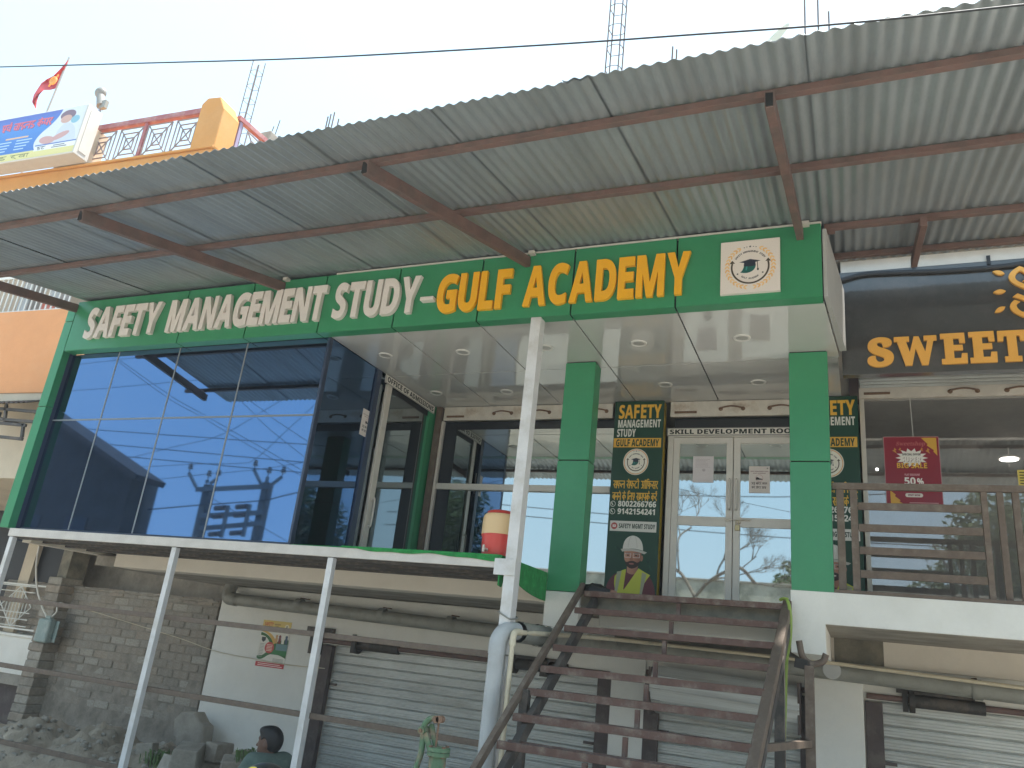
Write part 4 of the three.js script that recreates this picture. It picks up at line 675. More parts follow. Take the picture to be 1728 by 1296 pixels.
{
  const yb0 = onZ(1560, 672, zB).y, yb1 = onZ(1560, 654, zB).y;
  rolledShutter('rolled_shutter', 'pale shutter rolled up under the dark brown shop sign', xs0 - 0.03, 4.4, yb0, yb1, zB + 0.05, [onZ(1625, 659, zB).x, onZ(1722, 659, zB).x, 2.9], 4);
  const t = thing('display_window', 'dark shop glass with an aluminium edge behind the brown balcony railing', 'window', V(2, FLOOR, zB));
  part(t, 'glass', box(xs0 + 0.03, 4.4, FLOOR + 0.03, yb0 - 0.01, zB - 0.01, zB), M.glassShop);
  part(t, 'jamb', box(xs0 - 0.025, xs0 + 0.03, FLOOR, yb0 - 0.003, zB - 0.04, zB + 0.03, 0.004), M.alu);
  part(t, 'sill', box(xs0 + 0.03, 4.4, FLOOR, FLOOR + 0.03, zB - 0.04, zB + 0.02), M.alu);
  part(t, 'head_block', box(onZ(1432, 650, zB).x, xs0 - 0.027, yb0 - 0.03, 5.42, zB - 0.1, zB + 0.09), M.jamb);
  part(t, 'room', [box(xs0, 4.6, FLOOR + 0.001, SOF + 0.3, -14.1, -14.0), box(xs0 - 0.02, xs0, FLOOR + 0.001, SOF + 0.3, -14, zB - 0.06), box(4.5, 4.6, FLOOR + 0.001, SOF + 0.3, -14, zB - 0.06), box(xs0, 4.5, yb0, yb0 + 0.04, -14, zB - 0.07)], M.shopWall);
  const l = onZ(1703, 775, -12.5);
  const lamp = thing('ceiling_lamp', 'small lit round ceiling lamp inside the dark shop', 'lamp', V(l.x, l.y - 0.02, -12.5));
  part(lamp, 'shade', new THREE.CylinderGeometry(0.12, 0.14, 0.03, 20).translate(l.x, l.y + 0.02, -12.5), M.alu);
  const em = plain(0.9, 0.9, 0.9, 0.5); em.emissive.setRGB(1, 0.98, 0.95); em.emissiveIntensity = 2.2;
  part(lamp, 'diffuser', new THREE.CylinderGeometry(0.115, 0.115, 0.012, 20).translate(l.x, l.y - 0.002, -12.5), em);
  part(lamp, 'rod', rod(V(l.x, l.y + 0.03, -12.5), V(l.x, yb0, -12.5), 0.008, 6), M.alu);
  const pl = new THREE.PointLight(0xfff4e6, 0.1, 0, 2); pl.position.set(0, -0.06, 0); pl.castShadow = true; lamp.add(pl);
  for (const [i, p] of [[0, [1684, 707]], [1, [1480, 792]]]) { const q = onZ(...p, -12); single('wall_lamp', i ? 'tiny bright lamp low on the left inside the dark shop' : 'tiny bright lamp beside a pale block inside the dark shop', 'lamp', [new THREE.SphereGeometry(0.022, 12, 8).translate(q.x, q.y, q.z)], em); }
  const q = onZ(1693, 700, -11.5); single('wall_box', 'pale L shaped box hanging inside the dark shop', 'box', [box(q.x - 0.05, q.x + 0.12, q.y + 0.0, q.y + 0.07, -11.55, -11.5), box(q.x - 0.05, q.x + 0.04, q.y - 0.08, q.y - 0.001, -11.55, -11.5)], M.alu);
  const A2 = onZ(1490, 737, zB + 0.03), B2 = onZ(1584, 740, zB + 0.03), C2 = onZ(1488, 853, zB + 0.03);
  const po = board('sale_poster', 'red sale poster with a white burst hanging on the dark shop glass', 'poster', A2.x, B2.x, C2.y, A2.y, zB + 0.03, 0.022, T.sale, matPaper, 0.4);
  part(po, 'string', [tube([V((A2.x + B2.x) / 2 + 0.03, A2.y, zB + 0.02), V((A2.x + B2.x) / 2 + 0.02, yb0 + 0.01, zB + 0.04)], 0.004, 5)], M.wireWhite);
}
{
  const a = onZ(1719, 820, zB + 0.01), b = onZ(1742, 793, zB + 0.01);
  board('notice_card', 'small yellow notice card stuck on the dark shop glass', 'notice', a.x, b.x, a.y, b.y, zB + 0.008, 0.005, canvas(96, 128, (x, w, h) => { x.fillStyle = '#d9c15a'; x.fillRect(0, 0, w, h); x.fillStyle = '#4a4020'; for (let i = 0; i < 5; i++) x.fillRect(12, 16 + i * 22, 40 + (i * 37) % 34, 9); }), matPaper, 0.7);
}
const rail = thing('balcony_railing', 'brown steel balcony railing with flat bars in front of the dark shop', 'railing', V(1, FLOOR + 0.03, zC - 0.1));
{
  const z = zC + 0.03 - 0.12, f = (px, py) => onZ(px, py, z);
  const yTop = f(1560, 823).y, yBot = 2.53;
  const posts = [[1413, 1426], [1436.5, 1449], [1660, 1671], [1687, 1699], [1713.5, 1726]];
  for (const [a, b] of posts) { const xa = f(a, 900).x, xb = f(b, 900).x; part(rail, 'post', box(xa, xb, yBot, yTop - 0.035, z - 0.02, z + 0.02, 0.004), M.rust2); }
  part(rail, 'top_rail', box(f(1404, 822).x, 4.3, yTop - 0.035, yTop + 0.035, z - 0.025, z + 0.025, 0.005), M.rust2);
  for (const y of [857, 893.5, 932, 972]) { const c = f(1555, y + (y - 857) * 0.02).y; part(rail, 'bar', box(f(1449.5, 900).x, f(1659.5, 900).x, c - 0.038, c + 0.038, z - 0.014, z + 0.014, 0.004), M.rust2); }
  for (let i = 0; i < 7; i++) part(rail, 'post', box(1.75 + i * 0.34, 1.81 + i * 0.34, yBot, yTop - 0.035, z - 0.02, z + 0.02, 0.004), M.rust2);
}

// ---------------------------------------------------------------- shop ledge with green mat, post and rail fence
const ledge = thing('shop_ledge', 'white edged steel ledge projecting below the blue glass', 'ledge', V(-6.9, 2.2, -7.9));
part(ledge, 'edge_board', box(-10.56, -3.19, 2.378, 2.486, zF - 0.03, zF, 0.006), M.edgeBoard);
part(ledge, 'deck', box(-10.55, -3.2, 2.42, 2.484, zC + 0.005, zF - 0.031), M.concrete);
for (let i = 0; i < 4; i++) part(ledge, 'joist', box(-10.5, -3.24, 2.352, 2.415, zF - 0.12 - i * 0.36, zF - 0.07 - i * 0.36, 0.004), M.steelDark);
{
  const g = new THREE.PlaneGeometry(2.9, 0.13, 60, 4).rotateX(-Math.PI / 2); g.translate(-4.66, 2.51, zF - 0.045);
  const s = new THREE.Shape([[-5.9, -8.5], [-3.2, -8.5], [-3.2, zF + 0.012], [-4.2, zF + 0.01], [-5.0, zF - 0.06], [-5.9, zF - 0.14]].map(([x, z]) => new THREE.Vector2(x, -z)));
  const top = new THREE.ExtrudeGeometry(s, { depth: 0.018, bevelEnabled: false }).rotateX(-Math.PI / 2).translate(0, 2.49, 0);
  const mat = thing('turf_mat', 'green artificial turf mat lying on the ledge and draped over its end', 'mat', V(-4.4, 2.49, -7.8));
  part(mat, 'mat', top, M.turf);
  const lip = []; const N = 40;                                     // wavy lip over the white edge
  for (let i = 0; i < N; i++) { const a = -5.1 + 1.9 * i / N, b = -5.1 + 1.9 * (i + 1) / N, w = (x) => 2.48 - 0.028 * Math.max(0, (x + 5.1) / 1.9) - 0.010 * Math.sin(x * 5.2) - 0.006 * Math.sin(x * 13); lip.push(quadSheet(V(a, w(a), zF + 0.012), V(b, w(b), zF + 0.012), V(b, 2.507, zF + 0.008), V(a, 2.507, zF + 0.008))); }
  lip.forEach((q) => (q.userData = {})); part(mat, 'front_lip', lip, M.turf);
  const fl = new THREE.Shape(); fl.moveTo(-zF - 0.012, 2.505); fl.lineTo(8.54, 2.505); fl.lineTo(8.54, 2.19); fl.quadraticCurveTo(7.9, 2.2, 7.55, 2.33); fl.quadraticCurveTo(7.35, 2.4, 7.27, 2.2); fl.lineTo(7.19, 2.21); fl.lineTo(7.188, 2.505);
  part(mat, 'side_flap', new THREE.ExtrudeGeometry(fl, { depth: 0.014, bevelEnabled: false }).rotateY(Math.PI / 2).translate(-3.196, 0, 0), M.turf);
}
const fence = thing('post_and_rail_fence', 'slim white posts carrying the ledge with brown rails welded behind them', 'fence', V(-6.6, -0.8, zF));
{
  const w = 0.075;
  for (const [px, py, side] of [[22, 905, 0], [295, 930, 0], [560, 942, 0]]) { const c = onZ(px, py, zF - 0.03); part(fence, 'post', box(c.x - w / 2, c.x + w / 2, -0.85, 2.371, zF - 0.075, zF - 0.005, 0.005), M.whitePaint); }
  for (const y of [1.565, 0.765, -0.085]) part(fence, 'rail', box(-14.2, -3.1, y - 0.028, y + 0.028, zF - 0.125, zF - 0.08, 0.005), M.rust2);
}
{
  const t = thing('porch_post', 'tall white square steel post rising from the ground to the porch ceiling', 'post', V(-3.08, -0.8, zF - 0.05));
  part(t, 'post', box(-3.14, -3.02, -0.85, SOF - 0.004, zF - 0.13, zF - 0.01 + 0.02, 0.008), M.whitePaint);
  part(t, 'clamp', box(-3.245, -3.015, 2.31, 2.47, zF + 0.011, zF + 0.03, 0.004), M.whitePaint);
  for (const y of [1.93, 1.60]) part(t, 'tie_wire', tube([V(-3.15, y + 0.03, zF + 0.022), V(-3.08, y, zF + 0.03), V(-3.012, y - 0.03, zF + 0.022), V(-3.01, y, zF - 0.14), V(-3.15, y + 0.03, zF - 0.14), V(-3.15, y + 0.03, zF + 0.022)], 0.008, 6), M.pipeGrey);
}

// ---------------------------------------------------------------- pipes
{
  const zp = -10.55, r = 0.095, Q = (px, py) => onZ(px, py, zp);
  const t = thing('drain_pipe', 'long dusty grey drain pipe running along the wall under the beam', 'pipe', V(-4, 1.75, zp));
  const a = Q(384, 1008), b = Q(1395, 1132), c = Q(1760, 1178);
  part(t, 'pipe', tube([V(a.x + 0.13, a.y - 0.02, zp), V(b.x, b.y, zp)], r, 16), M.pipeGrey);
  part(t, 'pipe', tube([V(b.x, b.y, zp), V(c.x, c.y, zp)], r, 16), M.pipeGrey);
  part(t, 'elbow', tube([V(a.x - 0.005, 2.17, zp - 0.05), V(a.x - 0.005, a.y + 0.12, zp - 0.03), V(a.x + 0.03, a.y + 0.0, zp), V(a.x + 0.22, a.y - 0.025, zp)], r * 1.12, 14), M.pipeGrey);
  part(t, 'end_cap', rod(V(b.x + 0.06, b.y + 0.01, zp + 0.09), V(b.x + 0.06, b.y + 0.01, zp + 0.125), 0.1, 20), M.pipeLight);
  for (const px of [498, 642, 760, 1640]) { const k = (px - 384) / (1395 - 384), y0 = px < 1400 ? a.y + (b.y - a.y) * k : Q(px, 1163).y, x0 = Q(px, 1060).x; const s = part(t, 'coupling', tube([V(x0 - 0.05, y0, zp), V(x0 + 0.05, y0, zp)], r * 1.13, 16), M.pipeGrey); part(s, 'clip', tube([V(x0, y0 + r * 1.2, zp), V(x0, y0 + r * 1.25, zW + 0.02)], 0.01, 6), M.rustRaw); }
  const d = thing('down_pipe', 'pale grey vertical down pipe tied to the white porch post', 'pipe', V(-3.08, -0.8, zF + 0.1));
  const xd = -3.075, zd = zF + 0.125, yd = 1.70;
  part(d, 'pipe', tube([V(xd, -0.8, zd), V(xd, yd - 0.12, zd)], 0.078, 18), M.pipeLight);
  part(d, 'elbow', tube([V(xd, yd - 0.13, zd), V(xd, yd, zd - 0.015), V(xd + 0.03, yd + 0.085, zd - 0.10), V(xd + 0.07, yd + 0.1, zd - 0.26)], 0.084, 18), M.pipeLight);
  part(d, 'branch', tube([V(xd + 0.09, yd + 0.095, zd - 0.26), V(xd + 0.115, yd + 0.095, -8.3), V(-2.92, 1.80, zp)], 0.1, 14), M.pipeGrey);
  for (let i = 0; i < 3; i++) part(d, 'coupling', tube([V(xd + 0.095 + i * 0.01, yd + 0.095, -7.85 - i * 0.14), V(xd + 0.1 + i * 0.01, yd + 0.095, -7.93 - i * 0.14)], 0.113, 14), M.pipeGrey);
  const w = thing('water_pipe', 'thin cream plastic water pipe with an elbow next to the down pipe', 'pipe', V(-2.93, -0.8, zF + 0.1));
  part(w, 'pipe', tube([V(-2.935, -0.8, zF + 0.1), V(-2.935, 1.745, zF + 0.1)], 0.024, 10), M.pipeCream);
  part(w, 'elbow', tube([V(-2.935, 1.66, zF + 0.1), V(-2.935, 1.755, zF + 0.09), V(-2.93, 1.79, zF + 0.04), V(-2.92, 1.79, zF - 0.06)], 0.032, 10), M.pipeCream);
  part(w, 'pipe', tube([V(-2.92, 1.79, zF - 0.05), V(-2.7, 1.86, -8.9), V(-2.4, 1.9, -10.3)], 0.024, 8), M.pipeCream);
  part(w, 'pipe', tube([V(-2.4, 1.9, -10.38), V(-0.2, 1.88, -10.4), V(0.1, 1.87, -10.42), V(2.4, 1.80, -10.42)], 0.022, 8), M.pipeCream);
}

// ---------------------------------------------------------------- closed rolling shutters of the ground floor
function slatGeo(x0, x1, h) {                            // ribbed slat, profile in y/z
  const pr = [[0, -0.03], [0.012, -0.006]]; const n = 3, s = (h - 0.03) / n;
  for (let i = 0; i < n; i++) { const y = 0.016 + i * s; pr.push([y, 0.012], [y + s * 0.62, 0.016], [y + s * 0.7, -0.012], [y + s * 0.96, -0.012]); }
  pr.push([h - 0.012, 0.0], [h, -0.03]);
  const pos = []; for (let i = 0; i < pr.length - 1; i++) { const [a, b] = pr[i], [c, d] = pr[i + 1]; pos.push(x0, a, b, x1, a, b, x1, c, d, x0, a, b, x1, c, d, x0, c, d); }
  const g = new THREE.BufferGeometry(); g.setAttribute('position', new THREE.Float32BufferAttribute(pos, 3)); g.computeVertexNormals(); return g;
}
function closedShutter(label, [x0, x1], yTop, extra) {
  const t = thing('rolling_shutter', label, 'shutter', V((x0 + x1) / 2, -0.85, zW - 0.1), 'closed rolling shutters of the ground floor');
  const h = 0.132; let i = 0;
  for (let y = yTop; y > -0.72; y -= h, i++) part(t, 'slat', slatGeo(x0 + 0.06, x1 - 0.06, h - 0.004).translate(0, y - h, zW - 0.1 + rr(-0.002, 0.002)), M.shutter);
  part(t, 'bottom_bar', box(x0 + 0.06, x1 - 0.06, -0.85, -0.7, zW - 0.12, zW - 0.09, 0.005), M.jamb);
  for (const [a, b] of [[x0 - 0.12, x0 + 0.07], [x1 - 0.07, x1 + 0.12]]) part(t, 'guide_rail', box(a, b, -0.85, yTop - 0.02, zW - 0.08, zW + 0.025, 0.004), M.jamb);
  part(t, 'roller', tube([V(x0 - 0.1, yTop + 0.045, zW + 0.02), V(x1 + 0.1, yTop + 0.045, zW + 0.02)], 0.035, 12), M.rust);
  for (const [c, L] of extra) {
    const d = part(t, 'spring_drum', rod(V(c - L / 2, yTop + 0.04, zW + 0.02), V(c + L / 2, yTop + 0.04, zW + 0.02), 0.075, 16), M.steelDark);
    part(d, 'drum_disc', rod(V(c - L / 2 - 0.03, yTop + 0.03, zW + 0.02), V(c - L / 2 + 0.03, yTop + 0.03, zW + 0.02), 0.125, 18), M.steelDark);
    part(d, 'bracket', [box(c - L / 2 - 0.1, c - L / 2 - 0.04, yTop - 0.09, yTop + 0.19, zW + 0.03, zW + 0.06), box(c - L / 2 - 0.16, c + L / 2 - 0.1, yTop + 0.115, yTop + 0.16, zW + 0.002, zW + 0.05)], M.steelDark);
  }
  part(t, 'lock_bolt', [box(x1 - 0.24, x1 - 0.04, 0.55, 0.585, zW - 0.09, zW - 0.055), box(x0 + 0.04, x0 + 0.2, 0.82, 0.855, zW - 0.09, zW - 0.055)], M.jamb);
  return t;
}
closedShutter('wide closed grey rolling shutter left of the steel stairs', SH[0], 1.42, [[-6.75, 0.75], [-4.05, 0.8], [-3.9, 0.1]]);
closedShutter('closed grey rolling shutter seen through the steel stairs', SH[1], 1.5, []);
closedShutter('closed grey rolling shutter right of the white pilaster, with a dark spring drum', SH[2], 1.52, [[1.0, 0.75]]);
{                                                        // loose roll hanging out of the middle shutter
  const t = thing('shutter_hood', 'buckled pale sheet metal hood over the shutter behind the stairs', 'hood', V(-1.5, 1.2, zW + 0.2));
  const pr = [[1.62, 0.30], [1.5, 0.42], [1.34, 0.46], [1.2, 0.40], [1.08, 0.24], [1.03, 0.06]];
  for (let i = 0; i < pr.length - 1; i++) part(t, 'hood_strip', quadSheet(V(-2.4, pr[i + 1][0] + 0.03, zW + pr[i + 1][1]), V(-0.6, pr[i + 1][0] - 0.03, zW + pr[i + 1][1]), V(-0.6, pr[i][0] - 0.034, zW + pr[i][1]), V(-2.4, pr[i][0] + 0.026, zW + pr[i][1])), M.shutter);
  for (const x of [-2.42, -0.62]) part(t, 'end_plate', box(x, x + 0.03, 1.04, 1.62, zW + 0.0, zW + 0.44), M.jamb);
}
{
  const t = thing('steel_bracket', 'black steel angle plate on the white wall at the shutter corner', 'bracket', V(-7.75, 1.3, zW));
  const a = onZ(525, 1057, zW), b = onZ(558, 1063, zW), c = onZ(520, 1102, zW);
  part(t, 'plate', box(a.x, b.x + 0.1, a.y - 0.14, a.y, zW + 0.002, zW + 0.09), M.steelDark); part(t, 'plate', box(c.x + 0.02, c.x + 0.26, c.y, a.y - 0.141, zW + 0.002, zW + 0.05), M.steelDark);
}
{
  const a = onZ(446, 1045.5, zW), b = onZ(494, 1048, zW), c = onZ(481, 1130, zW);
  board('wall_poster', 'small colourful course poster pasted on the white wall behind the rails', 'poster', a.x, b.x, c.y, a.y, zW + 0.006, 0.005, T.poster, matPaper, 0.6);
}

// ---------------------------------------------------------------- steel stairs
const stairs = thing('steel_stairs', 'open rusty brown steel stairs climbing from the road to the porch', 'stairs', V(-1.7, 0, -6.5));
{
  const rise = 0.203, run = 0.292, n = 12, y0 = 2.30, z0 = -8.5;
  const xr = (z) => -0.62 - (z - z0) * 0.062;
  for (let i = 0; i < n; i++) {
    const y = y0 - rise * i, z = z0 + run * i;
    const tr = part(stairs, 'tread', bar(V(-2.71, y, z), V(xr(z), y + 0.02, z), 0.06, 0.062, 0.004), M.stair);
    part(tr, 'rear_bar', bar(V(-2.69, y + 0.008, z - 0.17), V(xr(z) + 0.0, y + 0.02, z - 0.17), 0.045, 0.045, 0.004), M.stair);
    if (i < n - 1) { const SP = [[1145, 1030], [1132.6, 1062], [1121, 1095], [1106, 1130], [1090.6, 1168], [1075.6, 1207], [1055, 1255]], xm = i < 7 ? onZ(...SP[i], z + 0.02).x : -1.95; part(tr, 'strut', box(xm - 0.02, xm + 0.02, y - rise + 0.03, y - 0.03, z + 0.0, z + 0.04), M.stair); }
  }
  const P = (x, i, dy) => V(x, y0 - rise * i + dy, z0 + run * i);
  part(stairs, 'stringer', bar(P(-2.76, -0.3, 0.035), P(-2.76, n + 0.2, 0.035), 0.05, 0.075, 0.005), M.rust2);
  part(stairs, 'stringer', bar(P(-2.60, -0.2, -0.10), P(-2.60, n + 0.2, -0.10), 0.06, 0.11, 0.005), M.steelDark);
  part(stairs, 'stringer', bar(V(-0.585, y0 + 0.06, z0 - 0.1), V(xr(z0 + run * n) + 0.03, y0 - rise * n, z0 + run * n), 0.085, 0.1, 0.006), M.rust2);
  part(stairs, 'stringer', bar(V(-0.565, y0 - 0.07, z0 - 0.1), V(xr(z0 + run * n) + 0.05, y0 - rise * n - 0.13, z0 + run * n), 0.05, 0.09, 0.006), M.steelDark);
  const sup = (px, z, top, w, m) => { const c = onZ(px, 1200, z); part(stairs, 'support_post', box(c.x - w / 2, c.x + w / 2, -0.85, top, z - w / 2, z + w / 2, 0.004), m); return c.x; };
  sup(1316, -8.0, 1.95, 0.09, M.steelDark); const xo = sup(1367, -8.3, 1.78, 0.085, M.rust2); sup(884, -7.0, 1.3, 0.08, M.steelDark);
  const br = onZ(1290, 1262, -7.0); part(stairs, 'brace', bar(V(br.x, br.y, -7.0), V(xo, onZ(1362, 1254, -8.3).y, -8.3), 0.05, 0.06, 0.004), M.rust2);
  part(stairs, 'brace', bar(V(-0.5, 1.80, -8.35), V(xo, 1.78, -8.3), 0.07, 0.09, 0.004), M.steelDark);
  part(stairs, 'hook', tube([V(xo - 0.09, 2.0, -8.33), V(xo - 0.06, 1.86, -8.33), V(xo + 0.02, 1.80, -8.33), V(xo + 0.12, 1.83, -8.33), V(xo + 0.15, 1.9, -8.33)], 0.03, 8), M.rust2);
}
{
  const t = thing('water_hose', 'green plastic hose hanging down beside the right end of the stairs', 'hose', V(-0.48, -0.8, -8.3));
  const z = -8.42; part(t, 'hose', tube([onZ(1317, 1012, z - 0.1), onZ(1328, 1011, z), onZ(1334, 1040, z), onZ(1333, 1080, z), onZ(1327, 1120, z), onZ(1325, 1190, z), onZ(1323, 1250, z), onZ(1320, 1330, z), V(onZ(1318, 1360, z).x, -0.8, z)], 0.017, 8), plain(0.24, 0.34, 0.06, 0.45));
  single('folded_cloth', 'small heap of dark cloth on the landing beside the left pillar', 'cloth', (() => { const g = new THREE.SphereGeometry(1, 18, 10); const p = g.attributes.position; for (let i = 0; i < p.count; i++) { const x = p.getX(i), y = p.getY(i), z2 = p.getZ(i); const k = 1 + 0.18 * Math.sin(x * 7 + z2 * 4) + 0.1 * Math.sin(y * 11 + x * 5); p.setXYZ(i, x * k * 0.16 - 2.62, 2.335 + Math.max(-0.3, y * k) * 0.09, z2 * k * 0.1 - 8.68 + 0.08); } g.computeVertexNormals(); return g; })(), M.black);
}

// ---------------------------------------------------------------- water jug on the ledge
{
  const c = V(-3.37, 2.508, -7.5), S = 1.0;
  const t = thing('water_jug', 'red and cream insulated water jug with a tap standing on the ledge', 'water jug', c);
  const red = plain(0.62, 0.06, 0.05, 0.35), cream = plain(0.72, 0.50, 0.26, 0.4);
  const L = (pts, m, n) => part(t, n, new THREE.LatheGeometry(pts.map(([x, y]) => new THREE.Vector2(x, y)), 36).translate(c.x, c.y, c.z), m);
  L([[0, 0], [0.155, 0], [0.165, 0.02], [0.182, 0.21], [0.19, 0.215], [0.19, 0.23]], red, 'lower_body');
  L([[0.19, 0.231], [0.192, 0.245], [0.188, 0.40], [0.178, 0.43], [0.166, 0.445]], cream, 'upper_body');
  L([[0.166, 0.446], [0.15, 0.455], [0.148, 0.475], [0.12, 0.487], [0.05, 0.492], [0.0, 0.492]], red, 'lid');
  part(t, 'tap', [rod(V(c.x - 0.05, c.y + 0.06, c.z + 0.16), V(c.x - 0.06, c.y + 0.06, c.z + 0.23), 0.016), rod(V(c.x - 0.06, c.y + 0.03, c.z + 0.225), V(c.x - 0.06, c.y + 0.1, c.z + 0.225), 0.013)], plain(0.6, 0.55, 0.5, 0.4));
  part(t, 'handle', tube([V(c.x + 0.185, c.y + 0.22, c.z + 0.02), V(c.x + 0.235, c.y + 0.26, c.z + 0.02), V(c.x + 0.235, c.y + 0.38, c.z + 0.02), V(c.x + 0.18, c.y + 0.42, c.z + 0.02)], 0.014, 8), plain(0.3, 0.26, 0.22, 0.5));
}
// ---------------------------------------------------------------- hand pump
{
  const z = -5.5, b = onZ(739, 1276, z), k = 1;
  const t = thing('hand_pump', 'green iron hand pump with a curved lever and rusty flange', 'hand pump', V(b.x, 0, z));
  const L = (pts, m, n) => part(t, n, new THREE.LatheGeometry(pts.map(([x, y]) => new THREE.Vector2(x, y)), 24).translate(b.x, 0, z), m);
  const yf = onZ(739, 1268, z).y;
  L([[0.0, -0.05], [0.13, -0.05], [0.13, 0.03], [0.058, 0.05], [0.055, 0.3], [0.062, 0.5], [0.062, yf - 0.03]], M.pump, 'barrel');
  const fl = part(t, 'flange', [new THREE.CylinderGeometry(0.083, 0.083, 0.026, 26).translate(b.x, yf - 0.016, z), new THREE.CylinderGeometry(0.083, 0.085, 0.026, 26).translate(b.x, yf + 0.014, z)], M.pump);
  for (let i = 0; i < 4; i++) { const a = 0.6 + i * Math.PI / 2; part(fl, 'bolt', new THREE.CylinderGeometry(0.014, 0.014, 0.075, 6).translate(b.x + 0.068 * Math.cos(a), yf + 0.002, z + 0.068 * Math.sin(a)), M.rustRaw); }
  part(t, 'spout', tube([V(b.x + 0.05, 0.42, z), V(b.x + 0.14, 0.44, z + 0.02), V(b.x + 0.19, 0.40, z + 0.03), V(b.x + 0.2, 0.33, z + 0.03)], 0.028, 10), M.pump);
  const Q = (px, py) => onZ(px, py, z);
  part(t, 'fork', [bar(Q(726, 1266), Q(718, 1236), 0.03, 0.04, 0.006), bar(Q(718, 1236), Q(715, 1228), 0.03, 0.04, 0.006), bar(Q(731, 1262).add(V(0, 0, -0.04)), Q(724, 1222).add(V(0, 0, -0.04)), 0.03, 0.035, 0.006)], M.pump);
  const pv = part(t, 'pivot', rod(Q(715, 1232).add(V(0, 0, -0.06)), Q(715, 1232).add(V(0, 0, 0.045)), 0.026, 14), M.pump); part(pv, 'pivot_bolt', rod(Q(715, 1232).add(V(0, 0, 0.046)), Q(715, 1232).add(V(0, 0, 0.06)), 0.014, 6), M.rustRaw);
  const lev = [Q(737, 1213), Q(730, 1212), Q(722, 1216), Q(716, 1224), Q(714, 1236), Q(713, 1252), Q(710, 1272), Q(704, 1290), Q(694, 1318), V(Q(686, 1345).x, Q(686, 1345).y, z)];
  part(t, 'lever', tube(lev, 0.022, 10, 60), M.pump);
  part(t, 'clevis', [rod(Q(738, 1214).add(V(0, 0, -0.02)), Q(738, 1214).add(V(0, 0, 0.03)), 0.026, 12), rod(Q(744, 1214).add(V(0, 0, -0.02)), Q(744, 1214).add(V(0, 0, 0.03)), 0.026, 12)], M.rustRaw);
  part(t, 'rod', rod(V(Q(741, 1216).x, Q(741, 1216).y, z), V(Q(741, 1216).x, yf + 0.02, z), 0.008, 8), M.rustRaw);
}

